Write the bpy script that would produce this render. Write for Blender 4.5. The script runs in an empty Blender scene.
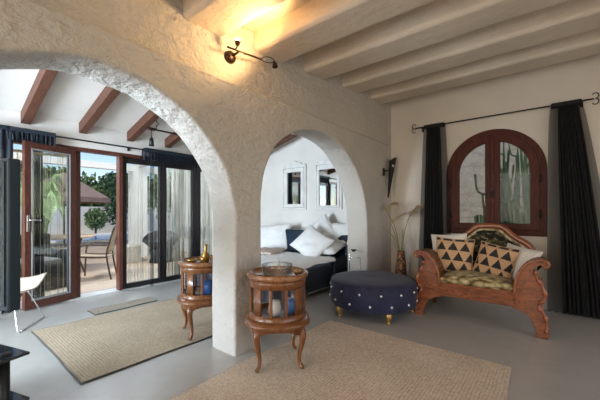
import bpy, bmesh, math, random
from mathutils import Vector, Matrix, noise
random.seed(7)
PI = math.pi
sc = bpy.context.scene
COL = sc.collection

# ------------------------------------------------------------------ materials
def srgb(r, g, b):
    f = lambda v: (v/255/12.92) if v/255 <= .04045 else ((v/255+.055)/1.055)**2.4
    return (f(r), f(g), f(b))

class NT:
    def __init__(s, name):
        s.m = bpy.data.materials.new(name); s.m.use_nodes = True
        s.t = s.m.node_tree; s.n = s.t.nodes; s.l = s.t.links
        s.b = s.n['Principled BSDF']; s.out = s.n['Material Output']
    def add(s, typ, **kw):
        nd = s.n.new(typ)
        for k, v in kw.items():
            if k in nd.inputs: nd.inputs[k].default_value = v
            else: setattr(nd, k, v)
        return nd
    def link(s, a, b): s.l.new(a, b)
    def math(s, op, a, b=None, c=None):
        nd = s.n.new('ShaderNodeMath'); nd.operation = op
        for i, v in enumerate((a, b, c)):
            if v is None: continue
            if isinstance(v, (int, float)): nd.inputs[i].default_value = v
            else: s.l.new(v, nd.inputs[i])
        return nd.outputs[0]
    def ramp(s, fac, stops):
        r = s.n.new('ShaderNodeValToRGB')
        e = r.color_ramp.elements
        while len(e) < len(stops): e.new(.5)
        for el, (p, c) in zip(e, stops):
            el.position = p; el.color = (*c, 1)
        s.l.new(fac, r.inputs[0]); return r.outputs[0]
    def bump(s, h, strength=.5, dist=.01, normal=None):
        b = s.n.new('ShaderNodeBump'); b.inputs['Strength'].default_value = strength
        b.inputs['Distance'].default_value = dist
        s.l.new(h, b.inputs['Height'])
        if normal: s.l.new(normal, b.inputs['Normal'])
        s.l.new(b.outputs[0], s.b.inputs['Normal']); return b.outputs[0]
    def pos(s, kind='Object', scale=None):
        tc = s.n.new('ShaderNodeTexCoord'); o = tc.outputs[kind]
        if scale:
            mp = s.n.new('ShaderNodeMapping'); mp.inputs['Scale'].default_value = scale
            s.l.new(o, mp.inputs[0]); o = mp.outputs[0]
        return o

def simple(name, c, rough=.6, metal=0, var=.12, vscale=6, bump=0, bscale=60, bdist=.003, spec=.5, stretch=None, sheen=0):
    t = NT(name)
    p = t.pos('Object', stretch)
    n = t.add('ShaderNodeTexNoise', Scale=vscale, Detail=5.0); t.link(p, n.inputs['Vector'])
    lo = tuple(max(0, v*(1-var)) for v in c); hi = tuple(min(1, v*(1+var)) for v in c)
    t.link(t.ramp(n.outputs[0], [(.3, lo), (.7, hi)]), t.b.inputs['Base Color'])
    t.b.inputs['Roughness'].default_value = rough; t.b.inputs['Metallic'].default_value = metal
    t.b.inputs['Specular IOR Level'].default_value = spec
    if sheen:
        t.b.inputs['Sheen Weight'].default_value = sheen
    if bump:
        n2 = t.add('ShaderNodeTexNoise', Scale=bscale, Detail=4.0); t.link(p, n2.inputs['Vector'])
        t.bump(n2.outputs[0], bump, bdist)
    return t.m

def plaster(name, c, rough_amt, fine=.3, dist=.02, stretch=(1, 1, 1), fade=False):
    t = NT(name); p = t.pos('Object', stretch)
    n1 = t.add('ShaderNodeTexNoise', Scale=4.5, Detail=8.0, Roughness=.6, Distortion=.2); t.link(p, n1.inputs['Vector'])
    mp = t.add('ShaderNodeMapping'); mp.inputs['Scale'].default_value = (5.0, 5.0, 13.0); mp.inputs['Rotation'].default_value = (.0, .7, 0); t.link(p, mp.inputs[0])
    v = t.add('ShaderNodeTexNoise', Scale=1.0, Detail=5.0, Roughness=.55, Distortion=.4); t.link(mp.outputs[0], v.inputs['Vector'])
    n2 = t.add('ShaderNodeTexNoise', Scale=22.0, Detail=6.0, Roughness=.6, Distortion=.3); t.link(p, n2.inputs['Vector'])
    h = t.math('ADD', t.math('MULTIPLY', n1.outputs[0], 1.0), t.math('MULTIPLY', n2.outputs[0], fine))
    h = t.math('ADD', h, t.math('MULTIPLY', v.outputs[0], .6))
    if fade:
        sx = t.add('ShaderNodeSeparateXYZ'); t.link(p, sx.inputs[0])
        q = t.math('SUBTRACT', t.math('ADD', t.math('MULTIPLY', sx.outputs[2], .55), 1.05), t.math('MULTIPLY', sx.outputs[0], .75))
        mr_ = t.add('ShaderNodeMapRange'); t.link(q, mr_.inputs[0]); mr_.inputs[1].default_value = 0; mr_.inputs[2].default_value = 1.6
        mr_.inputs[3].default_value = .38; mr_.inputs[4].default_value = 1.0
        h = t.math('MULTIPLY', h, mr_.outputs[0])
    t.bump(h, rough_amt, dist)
    n3 = t.add('ShaderNodeTexNoise', Scale=1.7, Detail=4.0); t.link(p, n3.inputs['Vector'])
    lo = tuple(v_*.93 for v_ in c); hi = tuple(min(1, v_*1.05) for v_ in c)
    t.link(t.ramp(n3.outputs[0], [(.3, lo), (.7, hi)]), t.b.inputs['Base Color'])
    t.b.inputs['Roughness'].default_value = .9; t.b.inputs['Specular IOR Level'].default_value = .2
    return t.m

def wood(name, c1, c2, rough=.3, scale=(6, 6, 1.2), coat=.2):
    t = NT(name); p = t.pos('Object', scale)
    n = t.add('ShaderNodeTexNoise', Scale=4.0, Detail=8.0, Roughness=.65, Distortion=1.5); t.link(p, n.inputs['Vector'])
    t.link(t.ramp(n.outputs[0], [(.3, c1), (.68, c2)]), t.b.inputs['Base Color'])
    t.b.inputs['Roughness'].default_value = rough
    t.b.inputs['Specular IOR Level'].default_value = .4 if coat > .1 else .2
    t.b.inputs['Coat Weight'].default_value = coat; t.b.inputs['Coat Roughness'].default_value = .2
    t.bump(n.outputs[0], .15, .003)
    return t.m

def glass(name, tint=(1, 1, 1), gloss=.07, rough=.0, k=.5):
    t = NT(name); t.n.remove(t.b)
    a = t.add('ShaderNodeBsdfTransparent'); a.inputs[0].default_value = (*tint, 1)
    g = t.add('ShaderNodeBsdfGlossy'); g.inputs['Roughness'].default_value = rough
    lw = t.add('ShaderNodeLayerWeight', Blend=.35)
    f = t.math('ADD', t.math('MULTIPLY', lw.outputs['Fresnel'], k), gloss)
    mx = t.add('ShaderNodeMixShader'); t.link(f, mx.inputs[0]); t.link(a.outputs[0], mx.inputs[1]); t.link(g.outputs[0], mx.inputs[2])
    t.link(mx.outputs[0], t.out.inputs[0]); return t.m

def sheer(name, c, opac):
    t = NT(name)
    t.b.inputs['Base Color'].default_value = (*c, 1); t.b.inputs['Roughness'].default_value = .8
    a = t.add('ShaderNodeBsdfTransparent')
    p = t.pos('UV', (60, 1, 1)); n = t.add('ShaderNodeTexNoise', Scale=1.0, Detail=2.0); t.link(p, n.inputs['Vector'])
    f = t.math('ADD', t.math('MULTIPLY', n.outputs[0], .16), opac-.08)
    mx = t.add('ShaderNodeMixShader'); t.link(f, mx.inputs[0]); t.link(a.outputs[0], mx.inputs[1]); t.link(t.b.outputs[0], mx.inputs[2])
    t.link(mx.outputs[0], t.out.inputs[0]); return t.m

def emit(name, c, s):
    t = NT(name)
    t.b.inputs['Base Color'].default_value = (*c, 1)
    t.b.inputs['Emission Color'].default_value = (*c, 1); t.b.inputs['Emission Strength'].default_value = s
    n = t.add('ShaderNodeTexNoise', Scale=3.0); t.link(t.ramp(n.outputs[0], [(0, c), (1, c)]), t.b.inputs['Base Color'])
    return t.m

M = {}
WALLC = (.63, .56, .48)
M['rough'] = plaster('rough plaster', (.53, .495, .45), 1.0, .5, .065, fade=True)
#M['smooth'] = plaster('smooth plaster', (.66, .59, .505), .55, .3, .012)
M['wallr'] = plaster('soft plaster', (.66, .595, .515), .4, .2, .008)
M['beam'] = plaster('beam plaster', (.70, .61, .50), .7, .4, .02)
M['ceil'] = plaster('ceiling plaster', (.68, .59, .48), .5, .3, .01)
M['far'] = plaster('white plaster', (.76, .715, .66), .3, .2, .006)
M['white_out'] = plaster('white outside wall', (.82, .81, .78), .3, .2, .006)
M['brown'] = wood('brown beam wood', srgb(70, 44, 34), srgb(108, 70, 54), .6, (8, 2, 8), .05)
M['door'] = wood('door wood', srgb(66, 36, 28), srgb(108, 62, 48), .4, (9, 9, 1.5), .15)
M['shadeframe'] = wood('shaded door wood', srgb(26, 24, 27), srgb(44, 38, 40), .35, (9, 9, 1.5), .2)  # brown door frames in shadow: the shade is put into this darker colour
M['win'] = wood('window wood', srgb(52, 25, 19), srgb(92, 44, 32), .55, (9, 9, 1.5), .0)
M['mahog'] = wood('mahogany', srgb(80, 40, 22), srgb(164, 94, 55), .26, (2, 7, 7), .5)
M['mahog2'] = wood('carved mahogany', srgb(108, 54, 30), srgb(172, 98, 60), .25, (4, 4, 4), .5)
M['table'] = wood('walnut', srgb(80, 44, 22), srgb(140, 88, 50), .28, (7, 7, 2), .4)
M['tabletop'] = wood('walnut top', srgb(98, 58, 34), srgb(176, 124, 84), .25, (5, 2, 5), .5)
M['black'] = simple('black metal', (.012, .012, .013), .45, .3)
M['iron'] = simple('dark bronze', srgb(52, 34, 22), .4, .6)
M['brass'] = simple('brass', srgb(190, 150, 80), .28, .9)
M['gold'] = simple('gilded wood', srgb(200, 160, 90), .35, .7)
M['chrome'] = simple('chrome', (.75, .76, .78), .15, 1)
M['glass'] = glass('clear glass', (1, 1, 1), .03)
M['pane'] = glass('door glass', (.93, .96, .96), .045)
M['winpane'] = glass('window glass', (1, 1, 1), 0, k=.12)
M['clearcut'] = glass('cut glass', (.96, .98, .98), .09)
M['velvet'] = simple('navy velvet', (.020, .021, .054), .65, 0, .35, 9, .3, 30, .004, .3, None, .12)
M['crystal'] = simple('crystal', (.9, .9, .92), .08, .6)
M['leather'] = simple('dark leather', (.012, .017, .03), .32, 0, .3, 14, .25, 90, .002)
M['bluleather'] = simple('blue satin', (.010, .022, .042), .25, 0, .4, 7, .25, 12, .004)
M['linen'] = simple('white linen', (.78, .76, .73), .85, 0, .05, 8, .5, 14, .012)
M['linen2'] = simple('ivory linen', (.76, .70, .62), .85, 0, .06, 8, .5, 14, .012)
M['throw'] = simple('beige throw', (.60, .47, .40), .9, 0, .25, 22, .5, 40, .01)
M['sheerblack'] = sheer('black sheer', (.008, .009, .01), .62)
M['denseblack'] = sheer('black voile', (.006, .006, .007), .95)
M['bluedark'] = sheer('navy voile', (.008, .014, .024), .93)
M['fringe'] = simple('cream string', (.86, .83, .74), .9)
M['fringeo'] = simple('ochre string', (.58, .50, .30), .9)
M['screen'] = simple('screen', (.006, .018, .032), .22, 0, .1, 3, 0, 60, .003, .35)
M['tvedge'] = simple('blue black plastic', (.008, .026, .045), .4)
M['shelfglass'] = simple('smoked glass shelf', (.02, .028, .034), .08, 0, .05)
M['cream'] = simple('pale beige shell', (.62, .50, .40), .5)
M['blueitem'] = simple('blue glazed', (.03, .13, .42), .25)
M['patio'] = simple('patio metal', srgb(92, 76, 62), .5, .3)
M['sling'] = simple('sling fabric', srgb(150, 136, 118), .8)
M['parasol'] = simple('taupe canvas', srgb(150, 128, 118), .85)
M['soil'] = simple('soil', (.08, .055, .04), .95)
M['bark'] = simple('bark', (.12, .085, .06), .9, 0, .3, 20, .6, 30, .01)
M['stoneblock'] = plaster('stone block', (.52, .47, .40), .8, .5, .02)
M['rattan'] = simple('dark rattan', (.014, .013, .013), .6, 0, .4, 30, .4, 80, .006)
M['coping'] = simple('pool coping', (.78, .73, .66), .7)
M['bulb'] = emit('lit bulb', (1, .74, .38), 14)
M['reed'] = simple('dried grass', srgb(172, 150, 112), .9)
M['reedg'] = simple('dry green blade', srgb(128, 118, 82), .9)

def leafmat(name, a, b):
    t = NT(name); p = t.pos('Object')
    n = t.add('ShaderNodeTexNoise', Scale=2.6, Detail=6.0); t.link(p, n.inputs['Vector'])
    t.link(t.ramp(n.outputs[0], [(.3, a), (.7, b)]), t.b.inputs['Base Color'])
    t.b.inputs['Roughness'].default_value = .6
    return t.m
M['leaf'] = leafmat('hedge leaf', (.05, .10, .03), (.20, .28, .10))
M['leafd'] = leafmat('dark leaf', (.02, .05, .02), (.07, .13, .05))
M['leafp'] = leafmat('palm leaf', (.12, .20, .07), (.30, .40, .18))
M['cactus'] = leafmat('cactus skin', (.05, .13, .05), (.24, .36, .18))

def floor_mat():
    t = NT('microcement'); p = t.pos('Object')
    n = t.add('ShaderNodeTexNoise', Scale=.9, Detail=6.0, Roughness=.5, Distortion=.6); t.link(p, n.inputs['Vector'])
    n2 = t.add('ShaderNodeTexNoise', Scale=9.0, Detail=6.0); t.link(p, n2.inputs['Vector'])
    h = t.math('ADD', t.math('MULTIPLY', n.outputs[0], .7), t.math('MULTIPLY', n2.outputs[0], .3))
    t.link(t.ramp(h, [(.2, (.37, .355, .33)), (.8, (.475, .46, .43))]), t.b.inputs['Base Color'])
    t.b.inputs['Roughness'].default_value = .27
    t.bump(n2.outputs[0], .03, .002)
    t.b.inputs['Specular IOR Level'].default_value = .55
    return t.m
M['floor'] = floor_mat()

def rug_mat(name, hx, hy, a, b):
    t = NT(name); p = t.pos('Object')
    s = t.add('ShaderNodeSeparateXYZ'); t.link(p, s.inputs[0])
    dx = t.math('SUBTRACT', hx, t.math('ABSOLUTE', s.outputs[0])); dy = t.math('SUBTRACT', hy, t.math('ABSOLUTE', s.outputs[1]))
    d = t.math('MINIMUM', dx, dy)
    nz = t.add('ShaderNodeTexNoise', Scale=5.0, Detail=3.0); t.link(p, nz.inputs['Vector'])
    d = t.math('ADD', d, t.math('MULTIPLY', nz.outputs[0], .02))
    w = t.math('ABSOLUTE', t.math('SINE', t.math('MULTIPLY', d, PI/.022)))
    n = t.add('ShaderNodeTexNoise', Scale=55.0, Detail=4.0); t.link(p, n.inputs['Vector'])
    n2 = t.add('ShaderNodeTexNoise', Scale=2.2, Detail=3.0); t.link(p, n2.inputs['Vector'])
    f = t.math('ADD', t.math('MULTIPLY', n.outputs[0], .55), t.math('MULTIPLY', n2.outputs[0], .25))
    f = t.math('ADD', f, t.math('MULTIPLY', w, .12))
    t.link(t.ramp(f, [(.3, a), (.62, b)]), t.b.inputs['Base Color'])
    t.bump(t.math('ADD', t.math('MULTIPLY', w, .5), n.outputs[0]), .6, .004)
    t.b.inputs['Roughness'].default_value = .95; t.b.inputs['Specular IOR Level'].default_value = .1
    return t.m
M['rugedge'] = simple('dark rug binding', (.06, .055, .05), .9)

def paving():
    t = NT('terrace paving'); p = t.pos('Object')
    br = t.add('ShaderNodeTexBrick', Scale=2.2); t.link(p, br.inputs['Vector'])
    br.inputs['Color1'].default_value = (.56, .44, .33, 1); br.inputs['Color2'].default_value = (.48, .37, .28, 1)
    br.inputs['Mortar'].default_value = (.40, .33, .27, 1); br.inputs['Mortar Size'].default_value = .015
    t.link(br.outputs[0], t.b.inputs['Base Color']); t.b.inputs['Roughness'].default_value = .7
    return t.m
M['paving'] = paving()

def water():
    t = NT('pool water'); p = t.pos('Object')
    n = t.add('ShaderNodeTexNoise', Scale=3.0, Detail=3.0); t.link(p, n.inputs['Vector'])
    t.link(t.ramp(n.outputs[0], [(.3, (.015, .20, .58)), (.7, (.04, .32, .72))]), t.b.inputs['Base Color'])
    t.b.inputs['Roughness'].default_value = .1; t.bump(n.outputs[0], .1, .02)
    return t.m
M['water'] = water()

def stonewall():
    t = NT('rubble stone'); p = t.pos('Object', (1, 1, 1.6))
    v = t.add('ShaderNodeTexVoronoi', Scale=3.2, feature='DISTANCE_TO_EDGE'); t.link(p, v.inputs['Vector'])
    n = t.add('ShaderNodeTexNoise', Scale=6.0, Detail=8.0, Roughness=.7); t.link(p, n.inputs['Vector'])
    t.link(t.ramp(n.outputs[0], [(.3, (.30, .275, .235)), (.7, (.48, .44, .38))]), t.b.inputs['Base Color'])
    h = t.math('ADD', t.math('MINIMUM', v.outputs['Distance'], .05), t.math('MULTIPLY', n.outputs[0], .25))
    t.bump(h, .8, .12); t.b.inputs['Roughness'].default_value = .95
    return t.m
M['stone'] = stonewall()

def triangles():
    t = NT('triangle weave'); uv = t.pos('UV'); s = t.add('ShaderNodeSeparateXYZ'); t.link(uv, s.inputs[0])
    y = t.math('MULTIPLY', s.outputs[1], 3.35); row = t.math('FLOOR', y); h = t.math('FRACT', y)
    x = t.math('ADD', t.math('MULTIPLY', s.outputs[0], 3.15), t.math('MULTIPLY', row, .5)); f = t.math('FRACT', x)
    d = t.math('MULTIPLY', t.math('ABSOLUTE', t.math('SUBTRACT', f, .5)), 2.0)
    ins = t.math('LESS_THAN', d, t.math('SUBTRACT', .93, h))
    g = t.math('GREATER_THAN', h, .05); k = t.math('MULTIPLY', ins, g)
    n = t.add('ShaderNodeTexNoise', Scale=150.0); t.link(uv, n.inputs['Vector'])
    ca = t.ramp(n.outputs[0], [(.3, srgb(186, 142, 102)), (.7, srgb(222, 182, 140))])
    cb = t.ramp(n.outputs[0], [(.3, (.012, .012, .014)), (.7, (.035, .033, .034))])
    mx = t.n.new('ShaderNodeMix'); mx.data_type = 'RGBA'; t.link(k, mx.inputs[0]); t.link(ca, mx.inputs[6]); t.link(cb, mx.inputs[7])
    t.link(mx.outputs[2], t.b.inputs['Base Color']); t.b.inputs['Roughness'].default_value = .85
    t.bump(n.outputs[0], .3, .003); return t.m
M['tri'] = triangles()

def brocade():
    t = NT('gold leaf brocade'); p = t.pos('Object', (1, 1, 1))
    v = t.add('ShaderNodeTexVoronoi', Scale=18.0, feature='SMOOTH_F1'); v.inputs['Randomness'].default_value = .8; v.inputs['Smoothness'].default_value = .15
    mp = t.add('ShaderNodeMapping'); mp.inputs['Scale'].default_value = (.75, 1.9, .8); mp.inputs['Rotation'].default_value = (0, 0, .55)
    t.link(p, mp.inputs[0]); t.link(mp.outputs[0], v.inputs['Vector'])
    n = t.add('ShaderNodeTexNoise', Scale=60.0, Detail=4.0); t.link(p, n.inputs['Vector'])
    h = t.math('ADD', v.outputs['Distance'], t.math('MULTIPLY', n.outputs[0], .3))
    t.link(t.ramp(h, [(.3, srgb(214, 200, 158)), (.62, srgb(168, 148, 100)), (.85, srgb(84, 68, 36))]), t.b.inputs['Base Color'])
    t.b.inputs['Roughness'].default_value = .45; t.b.inputs['Sheen Weight'].default_value = .1
    t.bump(t.math('MULTIPLY', h, -1), .6, .012); return t.m
M['brocade'] = brocade()
def brocade2():
    t = NT('dark olive brocade'); p = t.pos('Object')
    v = t.add('ShaderNodeTexNoise', Scale=13.0, Detail=4.0, Distortion=1.5); t.link(p, v.inputs['Vector'])
    t.link(t.ramp(v.outputs[0], [(.42, (.012, .012, .008)), (.56, (.05, .045, .022)), (.70, (.26, .21, .11))]), t.b.inputs['Base Color'])
    t.b.inputs['Roughness'].default_value = .75; t.b.inputs['Specular IOR Level'].default_value = .15; t.bump(v.outputs[0], .4, .006); return t.m
M['brocade2'] = brocade2()
def cane():
    t = NT('woven cane'); p = t.pos('UV')
    s = t.add('ShaderNodeSeparateXYZ'); t.link(p, s.inputs[0])
    a = t.math('SINE', t.math('MULTIPLY', s.outputs[0], 2*PI*15)); b = t.math('SINE', t.math('MULTIPLY', s.outputs[1], 2*PI*9))
    h = t.math('ADD', t.math('ABSOLUTE', a), t.math('MULTIPLY', t.math('MULTIPLY', a, b), .6))
    t.link(t.ramp(h, [(.1, srgb(34, 18, 12)), (.8, srgb(150, 96, 64))]), t.b.inputs['Base Color'])
    t.b.inputs['Roughness'].default_value = .45; t.bump(h, .8, .012); return t.m
M['cane'] = cane()
def wickervase():
    t = NT('woven basketry'); p = t.pos('Object', (1, 1, 1))
    v = t.add('ShaderNodeTexVoronoi', Scale=34.0); t.link(p, v.inputs['Vector'])
    t.link(t.ramp(v.outputs['Distance'], [(.15, srgb(196, 150, 90)), (.5, srgb(120, 70, 36)), (.75, srgb(50, 26, 14))]), t.b.inputs['Base Color'])
    t.bump(v.outputs['Distance'], .7, .008); return t.m
M['wicker'] = wickervase()
def mirror_mat():
    t = NT('mirror glass'); t.b.inputs['Metallic'].default_value = 1; t.b.inputs['Roughness'].default_value = .02
    n = t.add('ShaderNodeTexNoise', Scale=4.0); t.link(n.outputs[0], t.add('ShaderNodeValToRGB').inputs[0])
    t.b.inputs['Base Color'].default_value = (.88, .9, .9, 1); return t.m
M['mirror'] = mirror_mat()

# ------------------------------------------------------------------ mesh helpers
class MB:
    def __init__(s):
        s.bm = bmesh.new(); s.uv = None
    def face(s, vs, smooth=True):
        try:
            f = s.bm.faces.new(vs); f.smooth = smooth; return f
        except ValueError: return None
    def box(s, c, size, mat=None, bev=0, smooth=False):
        """c centre, size full; optional 4x4 mat; bevelled edges"""
        tb = bmesh.new(); bmesh.ops.create_cube(tb, size=1)
        for v in tb.verts: v.co = Vector((v.co.x*size[0], v.co.y*size[1], v.co.z*size[2]))
        if bev: bmesh.ops.bevel(tb, geom=tb.edges[:], offset=min(bev, min(size)*.45), segments=2, affect='EDGES', profile=.5)
        for v in tb.verts:
            v.co = v.co + Vector(c)
            if mat: v.co = mat @ v.co
        s._merge(tb, smooth); return s
    def _merge(s, tb, smooth=True):
        mp = {v: s.bm.verts.new(v.co) for v in tb.verts}
        for f in tb.faces:
            s.face([mp[v] for v in f.verts], smooth)
        tb.free()
    def lathe(s, prof, c=(0, 0, 0), n=32, a0=0, a1=2*PI, sx=1, sy=1, mat=None):
        full = abs(a1-a0-2*PI) < 1e-6
        k = n if full else n+1
        rings = []
        for r, z in prof:
            ring = []
            for i in range(k):
                a = a0+(a1-a0)*i/n
                co = Vector((c[0]+r*math.cos(a)*sx, c[1]+r*math.sin(a)*sy, c[2]+z))
                ring.append(s.bm.verts.new(mat @ co if mat else co))
            rings.append(ring)
        for j in range(len(rings)-1):
            for i in range(n):
                i2 = (i+1) % k
                s.face([rings[j][i], rings[j][i2], rings[j+1][i2], rings[j+1][i]])
        if full:
            if prof[0][0] > 1e-5: s.face(rings[0][::-1])
            if prof[-1][0] > 1e-5: s.face(rings[-1])
        return s
    def tube(s, pts, r, n=8, closed=False, sx=1.0):
        pts = [Vector(p) for p in pts]
        m = len(pts)
        rs = r if isinstance(r, (list, tuple)) else [r]*m
        rings = []; up = None
        for i in range(m):
            if closed: d = pts[(i+1) % m]-pts[i-1]
            else: d = pts[min(i+1, m-1)]-pts[max(i-1, 0)]
            if d.length < 1e-9: d = Vector((0, 0, 1))
            d.normalize()
            if up is None:
                up = Vector((0, 0, 1)) if abs(d.z) < .9 else Vector((1, 0, 0))
            a = up-d*up.dot(d)
            if a.length < 1e-6: a = d.orthogonal()
            a.normalize(); b = d.cross(a); up = a
            rings.append([s.bm.verts.new(pts[i]+a*rs[i]*math.cos(2*PI*k/n)+b*rs[i]*sx*math.sin(2*PI*k/n)) for k in range(n)])
        for i in range(m if closed else m-1):
            A, B = rings[i], rings[(i+1) % m]
            for k in range(n): s.face([A[k], A[(k+1) % n], B[(k+1) % n], B[k]])
        if not closed:
            s.face(rings[0][::-1]); s.face(rings[-1])
        return s
    def prism(s, outline, vec, smooth=False):
        """outline: list of 3D points (planar), extruded by vec"""
        a = [s.bm.verts.new(Vector(p)) for p in outline]
        b = [s.bm.verts.new(Vector(p)+Vector(vec)) for p in outline]
        n = len(a)
        s.face(a[::-1], smooth); s.face(b, smooth)
        for i in range(n): s.face([a[i], a[(i+1) % n], b[(i+1) % n], b[i]], smooth)
        return s
    def grid(s, fn, nu, nv, uvscale=(1, 1)):
        if s.uv is None: s.uv = s.bm.loops.layers.uv.new('UVMap')
        V = [[s.bm.verts.new(fn(i/nu, j/nv)) for i in range(nu+1)] for j in range(nv+1)]
        for j in range(nv):
            for i in range(nu):
                f = s.face([V[j][i], V[j][i+1], V[j+1][i+1], V[j+1][i]])
                if f:
                    for l, (a, b) in zip(f.loops, ((i, j), (i+1, j), (i+1, j+1), (i, j+1))):
                        l[s.uv].uv = (a/nu*uvscale[0], b/nv*uvscale[1])
        return s
    def ball(s, c, r, n=10, scale=(1, 1, 1)):
        prof = [(r*math.sin(PI*i/n), -r*math.cos(PI*i/n)) for i in range(n+1)]
        prof[0] = (1e-6, -r); prof[-1] = (1e-6, r)
        mt = Matrix.Translation(c) @ Matrix.Diagonal((*scale, 1))
        return s.lathe(prof, (0, 0, 0), max(8, n), mat=mt)
    def build(s, name, mat, parent=None, recalc=True, weld=False):
        if weld: bmesh.ops.remove_doubles(s.bm, verts=s.bm.verts[:], dist=1e-5)
        if recalc: bmesh.ops.recalc_face_normals(s.bm, faces=s.bm.faces[:])
        me = bpy.data.meshes.new(name); s.bm.to_mesh(me); s.bm.free()
        o = bpy.data.objects.new(name, me); COL.objects.link(o)
        if mat: me.materials.append(M[mat] if isinstance(mat, str) else mat)
        if parent: o.parent = parent
        return o

def tag(o, label=None, cat=None, group=None, kind=None):
    if label: o['label'] = label
    if cat: o['category'] = cat
    if group: o['group'] = group
    if kind: o['kind'] = kind
    return o
def empty(name, loc, label, cat, group=None, rz=0, mat=None):
    o = bpy.data.objects.new(name, None); COL.objects.link(o)
    o.empty_display_size = .1
    if mat is not None: o.matrix_world = mat
    else:
        o.location = loc; o.rotation_euler = (0, 0, rz)
    return tag(o, label, cat, group)
def struct(name, mb, mat, parent=None, **k):
    o = mb.build(name, mat, parent, **k)
    if parent is None: o['kind'] = 'structure'
    return o
def bevel(o, w, seg=2, ang=40):
    m = o.modifiers.new('bevel', 'BEVEL'); m.width = w; m.segments = seg; m.limit_method = 'ANGLE'; m.angle_limit = math.radians(ang)
    return o
def subsurf(o, n=1):
    m = o.modifiers.new('sub', 'SUBSURF'); m.levels = n; m.render_levels = n; return o
def frame(o, x, y, z):
    """4x4 from origin and axes"""
    x, y, z = Vector(x).normalized(), Vector(y).normalized(), Vector(z).normalized()
    m = Matrix((x, y, z)).transposed().to_4x4(); m.translation = Vector(o); return m
def spline(pts, n=6, closed=False):
    """Catmull-Rom through points"""
    P = [Vector(p) for p in pts]; out = []; m = len(P)
    rng = range(m if closed else m-1)
    for i in rng:
        if closed: a, b, c, d = P[i-1], P[i], P[(i+1) % m], P[(i+2) % m]
        else: a, b, c, d = P[max(i-1, 0)], P[i], P[i+1], P[min(i+2, m-1)]
        for k in range(n):
            t = k/n
            out.append(.5*((2*b)+(c-a)*t+(2*a-5*b+4*c-d)*t*t+(3*b-a-3*c+d)*t**3))
    if not closed: out.append(P[-1])
    return out

# ------------------------------------------------------------------ camera (horizon at row 212, two-point perspective)
YAW = math.radians(39.0)
cam = bpy.data.cameras.new('camera'); co = bpy.data.objects.new('camera', cam); COL.objects.link(co)
co.location = (0, 0, 1.2)
co.rotation_euler = (PI/2, 0, -(PI/2-YAW))
cam.sensor_width = 36; cam.lens = 310/600*36; cam.shift_y = 12/600; cam.clip_start = .05; cam.clip_end = 200
sc.camera = co

# ------------------------------------------------------------------ shell
XW = 4.87      # window wall
YA, YB = 2.03, 2.355   # arched wall faces
YD = 5.05      # door wall
XL, YN = -2.4, -2.6

b = MB(); b.box(((XL+XW)/2, (YN+YD+.25)/2, -.1), (XW-XL+.6, YD+.25-YN+.2, .2))
struct('floor', b, 'floor')

def arc_pts(cx, r, zs, n=26, rz=None):
    rz = rz or r
    return [(cx+r*math.cos(PI-PI*i/n), zs+rz*math.sin(PI-PI*i/n)) for i in range(n+1)]
def wob(p, a=.007):
    v = noise.noise_vector(Vector((p[0]*5, p[1]*5, 3.3))); return (p[0]+v.x*a*2, p[1]+v.y*a*2)
big = [(-.30, -.02)]+[wob(p) for p in arc_pts(.68, .985, 1.08, 34, .985)]+[(1.655, .8), (1.65, .4), (1.655, -.02)]
sm = [Vector((x, z, 0)) for x, z in [(1.96, -.02), (1.958, .7), (1.955, 1.3), (2.0, 1.57), (2.13, 1.80), (2.35, 1.975), (2.65, 2.08), (2.97, 2.105), (3.25, 2.05), (3.5, 1.93), (3.76, 1.70), (3.92, 1.45), (4.0, 1.2), (4.02, .8), (4.02, -.02)]]
small = [wob((v.x, v.y), .005) for v in spline(sm, 4)]
small[0] = (1.96, -.02); small[-1] = (4.02, -.02)
ZL = 2.27
outl = [(XL, -.02)]+big+small+[(XW+.05, -.02), (XW+.05, ZL), (XL, ZL)]
b = MB(); b.prism([(x, YA, z) for x, z in outl], (0, YB-YA, 0))
# upper part set back behind the ledge (set-back runs out to the right)
def rec(x): return .14*max(0, min(1, (3.9-x)/2.0))
xs = [XL, 0, .6, 1.2, 1.8, 2.2, 2.6, 3.0, 3.4, 3.9, XW+.05]
up = [(x, YA+rec(x)) for x in xs]+[(XW+.05, YB), (XL, YB)]
b.prism([(x, y, ZL-.001) for x, y in up], (0, 0, 1.05))
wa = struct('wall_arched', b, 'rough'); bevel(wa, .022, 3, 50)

# window wall with arched opening, two halves; runs on into the far room
WY, WR, WS, WB = .61, .572, 1.735, .895
def half(y0, sgn):
    arc = [(WY+sgn*WR*math.sin(PI/2*i/16), WS+WR*math.cos(PI/2*i/16)) for i in range(17)]
    return [(WY, WB), (WY, -.02), (y0, -.02), (y0, 3.4), (WY, 3.4)]+arc+[(WY+sgn*WR, WB)]
b = MB()
for y0, sg in ((YD+.2, 1), (YN-.1, -1)):
    b.prism([(XW, y, z) for y, z in half(y0, sg)], (.3, 0, 0))
struct('wall_window', b, 'wallr')

# far-room skin of the same wall, white
b = MB(); b.prism([(XW-.012, YB, -.01), (XW-.012, YD+.05, -.01), (XW-.012, YD+.05, 3.3), (XW-.012, YB, 3.3)], (.01, 0, 0))
struct('trim_1', b, 'far')

# door wall: lintel, right pier, left pier
DL, DR, DT = -1.2, 3.84, 2.10
b = MB()
b.prism([(x, YD+.02, z) for x, z in [(XL, -.02), (DL, -.02), (DL, DT), (DR, DT), (DR, -.02), (XW+.1, -.02), (XW+.1, 3.3), (XL, 3.3)]], (0, .22, 0))
wd = struct('wall_doors', b, 'far')
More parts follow.
